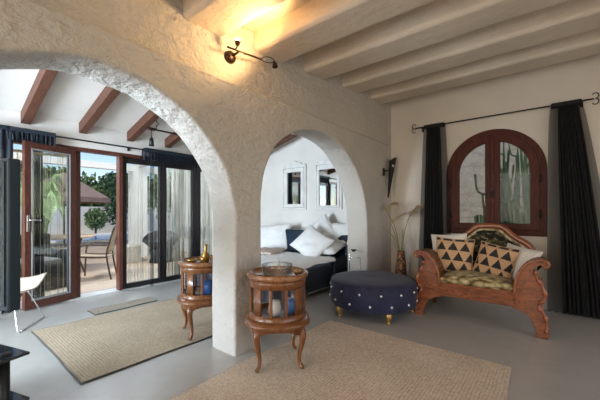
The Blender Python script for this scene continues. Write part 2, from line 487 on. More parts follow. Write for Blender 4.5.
# unseen left and behind walls; openings added to let the fill lamps in
b = MB()
yy = [(YN-.1, .1), (1.85, 2.45), (4.15, YD+.2)]
for y0, y1 in yy: b.box((XL-.075, (y0+y1)/2, 1.7), (.15, y1-y0, 3.4))
for y0, y1 in ((.1, 1.85), (2.45, 4.15)):
    zl = .4 if y0 < 1 else .08; b.box((XL-.075, (y0+y1)/2, zl/2), (.15, y1-y0, zl)); b.box((XL-.075, (y0+y1)/2, 2.95), (.15, y1-y0, .9))
struct('wall_left', b, 'wallr')
b = MB(); y = YN
b.box((-1.9, y-.1, 1.7), (1.0, .2, 3.4)); b.box((4.3, y-.1, 1.7), (1.4, .2, 3.4))
b.box((1.1, y-.1, 2.95), (5.0, .2, .9)); b.box((1.1, y-.1, .1), (5.0, .2, .2))
struct('wall_behind', b, 'wallr')

# ceiling of the main room (rises a little to the right) and its plaster beams
def zb(x): return 2.725+.06*(x-2.2)
b = MB()
b.prism([(XL-.1, YN-.1, zb(XL)+.17), (XW+.1, YN-.1, zb(XW)+.19), (XW+.1, YN-.1, 3.5), (XL-.1, YN-.1, 3.5)], (0, YB-.02-YN, 0))
struct('ceiling', b, 'ceil')
for k, x0 in enumerate([-1.62, -.90, -.18, .53, 1.27, 1.99, 2.68, 3.40, 4.13]):
    w = .38
    b = MB(); n = 26
    def pr(y, w=w, x0=x0):
        j = noise.noise(Vector((x0*7, y*3, 0)))*.008; j2 = noise.noise(Vector((x0*7, y*3, 9)))*.008
        return [(x0+j, y, zb(x0)+.25), (x0+j, y, zb(x0)+.02+j2), (x0+.03+j, y, zb(x0)-.002+j2), (x0+w-.03+j2, y, zb(x0+w)-.012+j), (x0+w+j2, y, zb(x0+w)+.01+j), (x0+w+j2, y, zb(x0)+.25)]
    rings = [[b.bm.verts.new(p) for p in pr(YN+(YA+.2-YN)*i/n)] for i in range(n+1)]
    for i in range(n):
        for q in range(5): b.face([rings[i][q], rings[i][q+1], rings[i+1][q+1], rings[i+1][q]], False)
    bevel(struct('trim_%d' % (k+2), b, 'beam'), .012, 2, 25)

# far-room sloping ceiling and brown rafters
ZC0, ZC1 = 2.43, 3.16     # at doors, at arched wall
def zc(y): return ZC0+(ZC1-ZC0)*(YD+.02-y)/(YD+.02-YB)
b = MB(); b.prism([(XL, YB-.01, zc(YB-.01)), (XL, YD+.1, zc(YD+.1)), (XL, YD+.1, 3.5), (XL, YB-.01, 3.5)], (XW-XL+.1, 0, 0))
struct('ceiling_far', b, 'far')
for k, x in enumerate([-1.62, -1.02, -.42, .20, .80, 1.405, 2.03, 2.63, 3.25, 3.87, 4.47]):
    b = MB(); h = .145
    b.prism([(x, YB, zc(YB)+.02), (x, YD+.03, zc(YD)+.02), (x, YD+.03, zc(YD)-h), (x, YB, zc(YB)-h)], (.095, 0, 0))
    o = struct('trim_%d' % (k+12), b, 'brown'); bevel(o, .006)

# ------------------------------------------------------------------ arched window
w1 = bpy.data.objects.new('window_1', None); COL.objects.link(w1); w1['kind'] = 'structure'; w1.location = (XW, WY, WB)
def arch_ring(r_out, r_in, x0, th, cy=WY, zb_=WB, zbi=None, spring=WS, n=28, y_mid=None):
    """closed ring following the arch: outer outline minus inner outline, extruded along +x (local to window)"""
    b = MB()
    def outline(r, zbot):
        return [(-r, zbot)]+[(r*math.cos(PI-PI*i/n), spring-WB+r*math.sin(PI-PI*i/n)) for i in range(n+1)]+[(r, zbot)]
    O = outline(r_out, 0); I = outline(r_in, (zbi or 0))
    for d in (x0, x0+th): pass
    vo = [[b.bm.verts.new((d, p[0], p[1])) for p in O] for d in (x0, x0+th)]
    vi = [[b.bm.verts.new((d, p[0], p[1])) for p in I] for d in (x0, x0+th)]
    m = len(O)
    for i in range(m):
        j = (i+1) % m
        b.face([vo[0][i], vo[0][j], vi[0][j], vi[0][i]], False); b.face([vo[1][i], vi[1][i], vi[1][j], vo[1][j]], False)
        b.face([vo[0][i], vo[1][i], vo[1][j], vo[0][j]], False); b.face([vi[0][i], vi[0][j], vi[1][j], vi[1][i]], False)
    return b
bevel(arch_ring(WR+.002, WR-.075, -.02, .12, zbi=.07).build('window_frame', 'win', w1), .006)
def sash(sgn):
    """half-arch casement ring"""
    b = MB(); n = 18; ro = WR-.068; ri = WR-.165; zs = WS-WB; c0 = .006
    def ol(r, z0, cen):
        return [(sgn*cen, z0), (sgn*r, z0)]+[(sgn*r*math.cos(t), zs+r*math.sin(t)) for t in [math.acos(cen/r)*i/n for i in range(n+1)]]
    O = ol(ro, .072, c0); I = ol(ri, .155, .085)
    V = {}
    for d in (-.035, .03):
        V[d] = ([b.bm.verts.new((d, *p)) for p in O], [b.bm.verts.new((d, *p)) for p in I])
    m = len(O); (o0, i0), (o1, i1) = V[-.035], V[.03]
    for i in range(m):
        j = (i+1) % m
        for q in ([o0[i], o0[j], i0[j], i0[i]], [o1[i], i1[i], i1[j], o1[j]], [o0[i], o1[i], o1[j], o0[j]], [i0[i], i0[j], i1[j], i1[i]]): b.face(q, False)
    s = bevel(b.build('sash', 'win', w1), .006)
    g = MB(); g.prism([(-.004, *p) for p in I], (.006, 0, 0)); g.build('pane', 'winpane', s)
    h = MB()
    for z in (.28, .72): h.tube([(-.042, sgn*(ro+.004), z-.05), (-.042, sgn*(ro+.004), z+.05)], .011, 8)
    h.build('hinge', 'black', s)
    return s
sash(1); s2 = sash(-1)
b = MB(); b.box((-.04, 0, (WS-WB+WR-.07+.07)/2), (.022, .05, WS-WB+WR-.14), bev=.006); b.build('mullion', 'win', w1)
h = MB(); h.box((-.055, 0, .56), (.012, .028, .13), bev=.004); h.tube([(-.055, 0, .58), (-.085, 0, .58), (-.088, -.005, .50)], .008, 8)
h.build('window_handle', 'black', s2)
b = MB(); b.box((.14, 0, -.012), (.34, 1.2, .02)); b.build('window_sill', 'wallr', w1)

# curtain rod with curled finials
rod = empty('curtain_rod', (4.79, .58, 2.475), 'thin black iron curtain rod with curled ends above the arched window', 'curtain rod')
b = MB(); b.tube([(0, 1.04, 0), (0, -.955, 0)], .009, 8); b.build('rod', 'black', rod)
for s in (1, -1):
    f = MB(); y0 = 1.04 if s > 0 else -.955
    for u in (1, -1):
        f.tube([(0, y0+s*(.012+.028*math.sin(t)), u*(.032-.032*math.cos(t))) for t in [i*.42 for i in range(11)]], .006, 6)
    f.build('finial', 'black', rod)
    br = MB(); yb = y0-s*.10
    br.tube([(0, yb, 0), (.02, yb, -.02), (.078, yb, -.02)], .007, 6); br.box((.072, yb, -.02), (.012, .03, .07)); br.build('bracket', 'black', rod)

def drape(name, x, yc, zt, zbot, top, bot, folds, amp, mat, label, cat='curtain', group=None, ax='y', shift=0, dense=True, densemat='denseblack'):
    """hanging gathered cloth; ax is the wall direction it spreads along"""
    root = empty(name, (x, yc, zbot) if ax == 'y' else (yc, x, zbot), label, cat, group)
    H = zt-zbot
    def fn(off, wf, ph):
        def f(u, v):
            tt = 1-v
            w = (top+(bot-top)*tt**.8)*wf
            s_ = (u-.5)*w+shift*tt+off
            d = amp*(.55+.45*tt)*math.sin(u*folds*2*PI+ph+.6*math.sin(v*3))+.012*noise.noise(Vector((u*9, v*2.5, ph)))
            return Vector((d, s_, v*H)) if ax == 'y' else Vector((s_, d, v*H))
        return f
    b = MB(); b.grid(fn(0, 1, 0), 90, 20); o = b.build('drape', mat, root)
    if dense:
        b = MB(); b.grid(fn(dense if not isinstance(dense, bool) else 0, .62, 1.3), 70, 20); b.build('inner_drape', densemat, root)
    h = MB(); 
    if ax == 'y': h.box((0, 0, H+.012), (amp*2+.03, top*.95, .05), bev=.012)
    else: h.box((0, 0, H+.012), (top*.95, amp*2+.03, .05), bev=.012)
    h.build('heading', densemat, root)
    return root
drape('curtain', 4.79, 1.335, 2.455, .01, .30, .50, 9, .028, 'sheerblack', 'black sheer curtain left of the arched window', group='black window curtains', dense=.02)
drape('curtain', 4.79, -.135, 2.455, .01, .29, .66, 10, .03, 'sheerblack', 'black sheer curtain right of the arched window, flaring to the floor', group='black window curtains', shift=-.16, dense=-.02)

# ------------------------------------------------------------------ door wall joinery
def panel(parent_name, x0, x1, y, z1, stile, mat, pane=True, z0=.0, rail=.09, top=.075):
    pass
d1 = bpy.data.objects.new('door_1', None); COL.objects.link(d1); d1['kind'] = 'structure'
hx, hy = 1.37, 5.10
lx, ly = .80, 4.93
L = math.hypot(hx-lx, hy-ly)
d1.matrix_world = frame((lx, ly, .012), (hx-lx, hy-ly, 0), (-(hy-ly), hx-lx, 0), (0, 0, 1))
def leaf(b, w, h, st, rail, top, t):
    b.box((st/2, 0, h/2), (st, t, h)); b.box((w-st/2, 0, h/2), (st, t, h))
    b.box((w/2, 0, rail/2), (w-2*st, t, rail)); b.box((w/2, 0, h-top/2), (w-2*st, t, top))
b = MB(); leaf(b, L, 2.05, .075, .10, .085, .05); bevel(b.build('door_frame', 'door', d1), .006)
b = MB(); b.box((L/2, 0, 1.03), (L-.14, .008, 1.9)); b.build('pane', 'pane', d1)
b = MB()
for s in (-1, 1):
    for c, z in (((L/2, s*.024, .105), (L-.15, .01, .014)), ((L/2, s*.024, 1.96), (L-.15, .01, .014))): b.box(c, z)
    for xx in (.08, L-.08): b.box((xx, s*.024, 1.03), (.014, .01, 1.86))
b.build('glazing_bead', simple('grey bead', (.35, .36, .36), .5), d1)
b = MB(); b.box((.037, -.03, 1.05), (.03, .012, .2), bev=.004); b.tube([(.037, -.035, 1.09), (.037, -.07, 1.09), (.15, -.072, 1.085)], .009, 8); b.build('door_handle', 'chrome', d1)

def fixed(n, x0, x1, mat, stl, str_, kind='door'):
    d = bpy.data.objects.new('door_%d' % n, None); COL.objects.link(d); d['kind'] = 'structure'; d.location = (x0, YD+.09, 0)
    w = x1-x0; b = MB(); h = 2.05; t = .06
    b.box((stl/2, 0, h/2), (stl, t, h)); b.box((w-str_/2, 0, h/2), (str_, t, h))
    b.box(((stl+w-str_)/2, 0, .045), (w-stl-str_, t, .09)); b.box(((stl+w-str_)/2, 0, h-.045), (w-stl-str_, t, .09))
    bevel(b.build('door_frame', mat, d), .006)
    b = MB(); b.box(((stl+w-str_)/2, 0, h/2), (w-stl-str_+.02, .008, h-.16)); b.build('pane', 'pane', d)
    return d
fixed(2, 1.945, 2.62, 'shadeframe', .10, .06)
fixed(3, 2.625, 3.26, 'shadeframe', .06, .09)
fixed(4, 3.265, 3.84, 'shadeframe', .085, .06)
fixed(5, .06, .74, 'door', .08, .08)
fixed(6, -1.2, .055, 'door', .08, .08)
# brown jamb facing the open gap and header
b = MB(); b.box(((DL+DR)/2, YD+.09, 2.085), (DR-DL, .12, .07)); struct('trim_23', b, 'door')
b = MB(); b.box((1.405, YD+.12, 1.03), (.07, .10, 2.05)); struct('trim_24', b, 'door')
b = MB(); b.box((1.945, YD+.075, 1.03), (.045, .12, 2.05)); struct('trim_25', b, 'door')
b = MB(); b.box(((DL+DR)/2, YD+.12, .006), (DR-DL, .24, .014)); struct('trim_26', b, simple('threshold stone', (.55, .55, .54), .4))

# rod over the doors with black heading bunches
rd = empty('curtain_rod', (1.3, 4.93, 2.17), 'long thin black curtain rod over the glass terrace doors', 'curtain rod')
b = MB(); b.tube([(-2.4, 0, 0), (2.35, 0, 0)], .011, 8); b.build('rod', 'black', rd)
for x in (-2.0, -.40, .75, 2.3):
    b = MB(); b.tube([(x, 0, 0), (x, .10, 0), (x, .138, 0)], .007, 6); b.box((x, .132, 0), (.03, .012, .06)); b.build('bracket', 'black', rd)
def stringcurtain(name, x0, x1, y, zt, z0, nstr, mat, label, head, spread=1.0, hh=.11, group=None):
    r = empty(name, ((x0+x1)/2, y, z0), label, 'curtain', group)
    w = x1-x0; H = zt-z0
    b = MB()
    def f(u, v): return Vector(((u-.5)*w, .018*math.sin(u*w*60)+.006, H-hh+v*hh))
    b.grid(f, int(w*90), 3)
    def f2(u, v): return Vector(((u-.5)*w, .018*math.sin(u*w*60)-.012, H-hh*.9+v*hh))
    b.grid(f2, int(w*90), 3)
    b.build('heading', head, r)
    s = MB()
    for i in range(nstr):
        x = (random.random()-.5)*w*.98; q = random.uniform(-.012, .02); t = random.uniform(.0022, .005)
        dx = random.uniform(-.02, .02)*spread
        s.tube([(x, q, H-hh+.02), (x+dx*.5, q+.002, H*.5), (x+dx, q, random.uniform(.01, .05))], t, 4)
    o = s.build('strings', mat, r); o['kind'] = 'stuff'
    return r
stringcurtain('string_curtain', 2.72, 3.82, 5.27, 2.06, -.01, 160, 'fringe', 'dense cream string curtain hanging outside the dark right-hand glass panes', 'fringe', hh=.04)
stringcurtain('string_curtain', 2.08, 2.66, 5.27, 2.06, -.01, 14, 'fringe', 'thin cream string curtain outside the pane beside the open doorway', 'fringe', hh=.04)
drape('curtain_valance', 4.95, 2.78, 2.17, 2.02, 1.15, 1.15, 22, .03, 'bluedark', 'black voile bunched along the rod over the right-hand glass panes', 'curtain', ax='x', densemat='bluedark')
drape('curtain_valance', 4.95, .88, 2.17, 2.05, .50, .48, 11, .03, 'bluedark', 'black voile bunched along the rod above the open brown door', 'curtain', ax='x', densemat='bluedark')
stringcurtain('string_curtain', .74, 1.34, 5.34, 2.0, .02, 20, 'fringeo', 'ochre string curtain seen through the glass of the open brown door', 'fringeo', hh=.03)
drape('curtain', 4.95, 2.36, 2.17, .02, .07, .05, 2, .012, 'sheerblack', 'narrow gathered dark voile strip hanging before the glass beside the doorway', 'curtain', ax='x', dense=False, densemat='bluedark')
drape('curtain', 4.95, 3.93, 2.17, .02, .16, .20, 4, .03, 'bluedark', 'gathered navy curtain at the right end of the terrace doors', 'curtain', ax='x', densemat='bluedark')
drape('curtain', 4.95, .24, 2.17, .02, .95, .92, 12, .03, 'bluedark', 'dark navy curtain behind the television, left of the open brown door', 'curtain', ax='x', densemat='bluedark')
drape('curtain', 5.40, 1.03, 2.02, .02, .10, .14, 3, .02, 'bluedark', 'dark gathered curtain strip seen through the open brown door', 'curtain', ax='x', dense=False, densemat='bluedark')

# ------------------------------------------------------------------ mirrors in the alcove
def mirror(yc, w, z0, z1, ih, label, gw):
    r = empty('wall_mirror', (XW-.013, yc, (z0+z1)/2), label, 'mirror', 'white carved mirrors in the alcove')
    h = z1-z0; b = MB(); iw = gw/2; t = -.045
    iz0, iz1 = ih[0]-(z0+z1)/2, ih[1]-(z0+z1)/2
    O = [(-w/2, -h/2), (w/2, -h/2), (w/2, h/2-.09)]
    # carved crest
    cr = [(w/2, h/2-.09), (w*.46, h/2-.05), (w*.36, h/2-.06), (w*.27, h/2-.02), (w*.14, h/2+.0), (0, h/2+.035), (-w*.14, h/2), (-w*.27, h/2-.02), (-w*.36, h/2-.06), (-w*.46, h/2-.05), (-w/2, h/2-.09)]
    cr = [(v.x, v.y) for v in spline([(p[0], p[1], 0) for p in cr], 3)]
    top = [(w/2, iz1+.03)]+cr+[(-w/2, iz1+.03)]
    b.prism([(0, y, z) for y, z in [(-w/2, -h/2), (w/2, -h/2), (w/2, iz0), (-w/2, iz0)]], (t, 0, 0))
    b.prism([(0, y, z) for y, z in [(w/2, iz1)]+cr+[(-w/2, iz1)]], (t, 0, 0))
    for s in (-1, 1): b.prism([(0, y, z) for y, z in [(s*iw, iz0), (s*w/2, iz0), (s*w/2, iz1), (s*iw, iz1)]], (t, 0, 0))
    bevel(b.build('mirror_frame', 'linenpaint', r), .008)
    b = MB(); 
    b.tube([(t, -w*.43, -h/2+.04), (t, w*.43, -h/2+.04), (t, w*.43, h/2-.12), (t, -w*.43, h/2-.12)], .011, 6, True)
    b.build('moulding', 'linenpaint', r)
    b = MB(); b.box((-.022, 0, (iz0+iz1)/2), (.008, iw*2+.01, iz1-iz0+.01)); b.build('mirror_glass', 'mirror', r)
M['linenpaint'] = simple('white paint', (.76, .73, .69), .6)
mirror(4.065, .62, 1.25, 2.21, (1.36, 2.01), 'left white carved wall mirror in the alcove, reflecting a dark curtain', .36)
mirror(3.235, .60, 1.25, 2.21, (1.325, 2.0), 'right white carved wall mirror in the alcove, nearer the arch edge', .40)

# ------------------------------------------------------------------ rugs
def rug(name, x0, x1, y0, y1, h, m, label, wav=.006, edge=True):
    cx, cy = (x0+x1)/2, (y0+y1)/2; hx_, hy_ = (x1-x0)/2, (y1-y0)/2
    def p(u, v, z):
        x = (u-.5)*2*hx_; y = (v-.5)*2*hy_
        n1 = noise.noise(Vector((x*2+cx, y*2, 1)))
        n2 = noise.noise(Vector((x*2, y*2+cy, 5)))
        return Vector((x+n1*.03*abs(u-.5)*2, y+n2*.03*abs(v-.5)*2, z))
    b = MB(); n = 40
    b.grid(lambda u, v: p(u, v, h+.002*noise.noise(Vector((u*6, v*6, 0)))), n, n)
    o = None
    r = b.build(name, m); r.location = (cx, cy, 0)
    e = MB()
    ring = [p(i/n, 0, h*.5) for i in range(n)]+[p(1, i/n, h*.5) for i in range(n)]+[p(1-i/n, 1, h*.5) for i in range(n)]+[p(0, 1-i/n, h*.5) for i in range(n)]
    e.tube(ring, h*.5+.0015, 6, True)
    e.build('binding', 'rugedge' if edge else m, r)
    return tag(r, label, 'rug')
mr = rug_mat('jute weave', 1.5, .82, srgb(168, 150, 130), srgb(218, 202, 182))
rug('jute_rug', -.15, 2.85, .235, 1.88, .012, mr, 'large beige braided jute rug in the main room before the ottoman', edge=False)
mr2 = rug_mat('grey jute weave', 0.93, .745, srgb(142, 126, 106), srgb(188, 172, 150))
rug('jute_rug', .72, 2.58, 2.53, 4.02, .014, mr2, 'dark-edged beige jute rug beyond the big arch')
mr3 = rug_mat('mat weave', .37, .12, srgb(120, 112, 100), srgb(170, 160, 144))
rug('door_mat', 1.30, 2.04, 4.11, 4.36, .012, mr3, 'small grey-beige door mat in front of the terrace doors')

# ------------------------------------------------------------------ round cabinet tables
def cabinet_table(loc, rz, label):
    r = empty('side_table', (*loc, 0), label, 'side table', 'round glazed cabinet tables', rz)
    z0 = loc and .012
    b = MB()   # tray top with raised rim
    b.lathe([(.001, .693), (.205, .693), (.215, .70), (.218, .714), (.232, .718), (.243, .711), (.246, .693), (.238, .679), (.222, .671), (.001, .671)], n=48)
    b.build('tabletop', 'tabletop', r)
    b = MB(); b.lathe([(.205, .671), (.224, .671), (.226, .645), (.222, .638), (.222, .612), (.205, .612)], n=48); b.lathe([(.205, .612), (.205, .671)], n=48)
    b.build('frieze', 'table', r)
    b = MB(); b.lathe([(.001, .392), (.205, .392), (.205, .412), (.222, .412), (.222, .392), (.228, .384), (.228, .368), (.001, .368)], n=48)
    b.build('cabinet_floor', 'table', r)
    # flared scalloped plinth
    b = MB(); n = 64
    prof = [(.001, .372), (.232, .372), (.262, .356), (.268, .338), (.255, .328), (.240, .318), (.235, .29), (.001, .30)]
    rings = []
    for rr, z in prof:
        ring = []
        for i in range(n):
            a = 2*PI*i/n; k = 1+(.045*math.cos(4*a) if rr > .2 else 0)
            zz = z-(.018*math.cos(4*a)+.006*math.cos(8*a) if z < .315 and rr > .2 else 0)
            ring.append(b.bm.verts.new((rr*k*math.cos(a), rr*k*math.sin(a), zz)))
        rings.append(ring)
    for j in range(len(rings)-1):
        for i in range(n): b.face([rings[j][i], rings[j][(i+1) % n], rings[j+1][(i+1) % n], rings[j+1][i]])
    b.build('plinth', 'table', r)
    # posts around the glazed body
    wide = [(math.radians(a), w) for a, w in ((0, .30), (90, .30), (180, .30), (270, .30))]
    thin = [math.radians(a) for a in (30, 60, 120, 150, 210, 240, 300, 330)]
    for a, w in wide:
        b = MB(); b.lathe([(.207, .412), (.224, .412), (.224, .612), (.207, .612), (.207, .412)], n=5, a0=a-w/2, a1=a+w/2)
        for s in (-1, 1):
            aa = a+s*w/2; vs = [b.bm.verts.new((q*math.cos(aa), q*math.sin(aa), z)) for q, z in ((.207, .412), (.224, .412), (.224, .612), (.207, .612))]; b.face(vs, False)
        b.build('stile', 'table', r)
    for a in thin:
        b = MB(); mt = Matrix.Rotation(a, 4, 'Z'); b.box((.2155, 0, .512), (.015, .022, .20), mt, .003); b.build('muntin', 'table', r)
    for q in range(4):
        g = MB(); a0 = q*PI/2+.15; a1 = (q+1)*PI/2-.15
        g.lathe([(.212, .412), (.212, .612)], n=12, a0=a0, a1=a1); g.build('glass_pane', 'glass', r)
    # door furniture
    b = MB(); a = math.radians(-100)-rz+.55+.35
    b.box((.228, 0, .53), (.006, .014, .05), Matrix.Rotation(a, 4, 'Z'), .002); b.ball(Vector((math.cos(a)*.236, math.sin(a)*.236, .53)), .009, 8); b.build('door_knob', 'iron', r)
    for q in range(4):
        a = math.radians(4+90*q); c, s = math.cos(a), math.sin(a)
        P = [(.195, .315), (.222, .30), (.243, .265), (.240, .21), (.222, .14), (.210, .08), (.216, .035), (.236, .013), (.248, .007)]
        R = [.026, .029, .028, .023, .018, .0145, .014, .017, .012]
        pts = spline([(p[0]*c, p[0]*s, p[1]+.006) for p in P], 3); rr = [R[min(len(R)-1, i//3)]*(1-(i % 3)/3)+R[min(len(R)-1, i//3+1)]*((i % 3)/3) for i in range(len(pts))]
        b = MB(); b.tube(pts, rr, 10); b.build('leg', 'table', r)
    return r
t1 = cabinet_table((1.815, 1.70), math.radians(0), 'round walnut cabinet table with glazed sides standing before the white pillar'); t1.location.z = .012
t2 = cabinet_table((1.80, 2.68), math.radians(20), 'round walnut cabinet table half hidden behind the white pillar'); t2.location.z = .014

def lathe_thing(name, loc, prof, mat, label, cat, n=24, group=None):
    b = MB(); b.lathe(prof, n=n); o = b.build(name, mat); o.location = loc; return tag(o, label, cat, group)
TT = .706
# glass bowl, stopper bottle etc. on the front table
bw = lathe_thing('glass_dish', (1.81, 1.70, TT), [(.001, .004), (.118, .004), (.123, .06), (.125, .078), (.120, .078), (.114, .012), (.001, .010)], 'clearcut', 'wide clear glass dish on the front walnut table', 'dish', 32)
lathe_thing('glass_bottle', (1.82, 1.69, TT+.0105), [(.001, 0), (.022, 0), (.022, .05), (.008, .065), (.007, .10), (.011, .103), (.011, .118), (.001, .12)], 'clearcut', 'slim clear glass bottle standing inside the glass dish', 'bottle', 16)
lathe_thing('glass_ashtray', (1.80, 1.534, TT), [(.001, .003), (.036, .003), (.040, .020), (.036, .022), (.030, .008), (.001, .007)], 'clearcut', 'small round glass ashtray at the front of the walnut table', 'ashtray', 20)
b = MB()
for i in range(6): b.ball(Vector((random.uniform(-.022, .022), random.uniform(-.018, .018), .006)), .007, 6)
o = b.build('dried_petals', 'iron'); o.location = (1.652, 1.725, TT); tag(o, 'small scatter of dark dried petals left of the glass dish', 'petals', None, 'stuff')
lathe_thing('trinket_dish', (1.952, 1.605, TT), [(.001, .0), (.03, .0), (.036, .018), (.032, .018), (.001, .006)], 'brass', 'tiny brass trinket dish right of the glass dish', 'dish', 18)
# things inside the cabinets
lathe_thing('jar', (1.87, 1.62, .405), [(.001, 0), (.05, 0), (.055, .05), (.045, .09), (.04, .10), (.001, .10)], 'blueitem', 'blue glazed jar inside the front walnut table', 'jar')
lathe_thing('jar', (1.74, 1.66, .405), [(.001, 0), (.045, 0), (.05, .06), (.04, .11), (.001, .115)], 'linenpaint', 'white jar inside the front walnut table', 'jar')
lathe_thing('jar', (1.78, 2.57, .407), [(.001, 0), (.06, 0), (.068, .08), (.05, .13), (.001, .135)], 'blueitem', 'bright blue jar inside the table behind the pillar', 'jar')
# brassware on the rear table
T2 = .708
lathe_thing('brass_cup', (1.75, 2.62, T2), [(.001, 0), (.03, 0), (.024, .012), (.032, .03), (.036, .055), (.033, .055), (.001, .02)], 'brass', 'squat brass cup at the front of the rear walnut table', 'cup', 20)
lathe_thing('brass_bowl', (1.66, 2.68, T2), [(.001, 0), (.025, 0), (.046, .028), (.05, .04), (.046, .04), (.001, .012)], 'brass', 'shallow brass bowl on the left of the rear walnut table', 'bowl', 22)
b = MB(); b.lathe([(.001, 0), (.03, 0), (.042, .03), (.038, .07), (.014, .10), (.012, .15), (.018, .17), (.001, .175)], n=20); 
o = b.build('brass_bottle', 'brass'); o.location = (1.80, 2.66, T2); tag(o, 'tall brass bottle against the pillar on the rear walnut table', 'bottle')

# ------------------------------------------------------------------ ottoman
OX, OY, OR = 3.485, 1.69, .508
ot = empty('ottoman', (OX, OY, 0), 'round navy velvet ottoman studded with crystals on gilded feet', 'ottoman')
b = MB()
b.lathe([(.001, .105), (OR-.03, .105), (OR-.008, .115), (OR, .14), (OR+.004, .25), (OR, .355), (OR-.012, .382), (OR-.035, .398), (OR-.12, .408), (.12, .408), (.04, .402), (.001, .398)], n=72)
b.build('upholstery', 'velvet', ot)
b = MB(); b.tube([((OR-.015)*math.cos(2*PI*i/72), (OR-.015)*math.sin(2*PI*i/72), .388) for i in range(72)], .007, 6, True); b.build('piping', 'velvet', ot)
n = 14
for k in range(2*n):
    a = 2*PI*(k+.25)/(2*n)-.1; z = .31 if k % 2 else .19
    b = MB(); b.ball(Vector(((OR+.003)*math.cos(a), (OR+.003)*math.sin(a), z)), .0145, 8); b.build('crystal_stud', 'crystal', ot)
for k in range(5):
    a = math.radians(155+72*k); rr = .455
    c, s_ = math.cos(a), math.sin(a)
    P = [(rr-.02, .112), (rr+.018, .095), (rr+.022, .065), (rr+.0, .035), (rr+.016, .014), (rr+.036, .010)]
    b = MB(); b.tube(spline([(p[0]*c, p[0]*s_, p[1]) for p in P], 3), [.036, .036, .037, .036, .033, .030, .026, .022, .019, .017, .016, .018, .020, .018, .014, .009], 10); b.build('foot', 'gold', ot)

# ------------------------------------------------------------------ settee
SO = Vector((3.725, .632, 0)); SU = Vector((.03, -.9995, 0)); SV = Vector((.9995, .03, 0))
smat = frame(SO, SU, SV, (0, 0, 1))
st = empty('settee', (0, 0, 0), 'carved mahogany settee with scrolled arms and gold leaf seat below the arched window', 'settee', mat=smat)
prof = [(.335, .32), (.338, .47), (.352, .545), (.378, .615), (.415, .672), (.458, .715), (.51, .744), (.56, .757), (.602, .748), (.626, .722), (.628, .690), (.606, .664), (.577, .664), (.562, .685), (.548, .690), (.528, .675), (.508, .652), (.505, .625), (.517, .58), (.545, .525), (.572, .475), (.592, .42), (.600, .37), (.585, .335), (.570, .305), (.574, .25), (.590, .203), (.615, .16), (.618, .08), (.610, .0), (.524, .0), (.522, .045), (.512, .09), (.487, .15), (.456, .195), (.415, .222), (.375, .24), (.335, .25)]
prof = [(v.x, v.y) for v in spline([(p[0], p[1], 0) for p in prof], 2, True)]
for s in (-1, 1):
    b = MB(); b.prism([(s*u, -.02, z) for u, z in prof], (0, .06, 0), False)
    fp = bevel(b.build('arm_panel', 'mahog', st), .006, 2, 60)
    # raised moulding following the inner edge and the scroll
    e = [(.35, .40), (.356, .49), (.372, .56), (.398, .625), (.432, .678), (.472, .713), (.52, .735), (.563, .742), (.598, .733), (.612, .712), (.608, .685), (.590, .676)]
    b = MB(); b.tube(spline([(s*u, -.024, z) for u, z in e], 4), .014, 8); b.build('moulding', 'mahog2', fp)
    e = [(.520, .640), (.515, .60), (.535, .555), (.56, .51), (.582, .455), (.590, .40), (.575, .36), (.548, .33), (.545, .29), (.570, .255), (.590, .21), (.600, .16), (.598, .06)]
    b = MB(); pts = spline([(s*u, -.022, z) for u, z in e], 4); b.tube(pts, [.016+.006*math.sin(i*.8) for i in range(len(pts))], 8); b.build('carving', 'mahog2', fp)
    # woven arm behind the panel, inner face / roll / outer face
    arm = [(.345, .30), (.348, .47), (.362, .55), (.388, .615), (.425, .668), (.468, .708), (.515, .735), (.56, .745), (.598, .735), (.615, .712), (.615, .690), (.598, .674), (.575, .672), (.553, .66), (.53, .62), (.535, .57), (.555, .52), (.575, .47), (.582, .40), (.57, .33), (.56, .30)]
    pts = spline([(u, z, 0) for u, z in arm], 3)
    def f(u, v, pts=pts, s=s):
        x = u*(len(pts)-1); i = min(int(x), len(pts)-2); t = x-i; p = pts[i]*(1-t)+pts[i+1]*t
        drop = .10*max(0, (v-.4))**2
        return Vector((s*p.x, .035+v*.50, p.y-drop*(1 if p.y > .5 else 0)))
    b = MB(); b.grid(f, 60, 12, (1, 1)); b.build('woven_arm', 'cane', st)
    # rear leg
    b = MB(); P = [(s*.50, .50, .34), (s*.52, .53, .22), (s*.53, .57, .1), (s*.55, .62, .004)]
    b.tube(spline(P, 4), [.04, .04, .038, .036, .034, .033, .032, .031, .030, .029, .028, .028, .028], 8); b.build('leg', 'mahog', st)
b = MB(); b.box((0, .005, .335), (.72, .05, .15), bev=.008); b.box((0, -.022, .385), (.70, .014, .03), bev=.006); b.box((0, -.022, .277), (.74, .016, .022), bev=.006); b.build('seat_rail', 'mahog', st)
b = MB(); b.box((0, .28, .325), (1.0, .50, .10)); b.box((0, .545, .34), (1.04, .05, .14)); b.build('seat_frame', 'mahog', st)
def cushion(b, cx, cy, z0, w, d, h, bulge, n=30, mat=None):
    def side(top):
        def f(u, v):
            x = (u-.5)*2; y = (v-.5)*2
            e = (1-abs(x)**6)*(1-abs(y)**6)
            z = z0+h*.5+(1 if top else -1)*(h*.5*max(0, e)**.35+(bulge*(1-x*x)*(1-y*y) if top else 0))
            return Vector((cx+x*w/2, cy+y*d/2, z+.004*noise.noise(Vector((x*5, y*5, 2)))))
        return f
    b.grid(side(True), n, n); b.grid(side(False), n, n)
b = MB(); cushion(b, 0, .255, .372, .70, .54, .125, .035); b.build('seat_cushion', 'brocade', st)
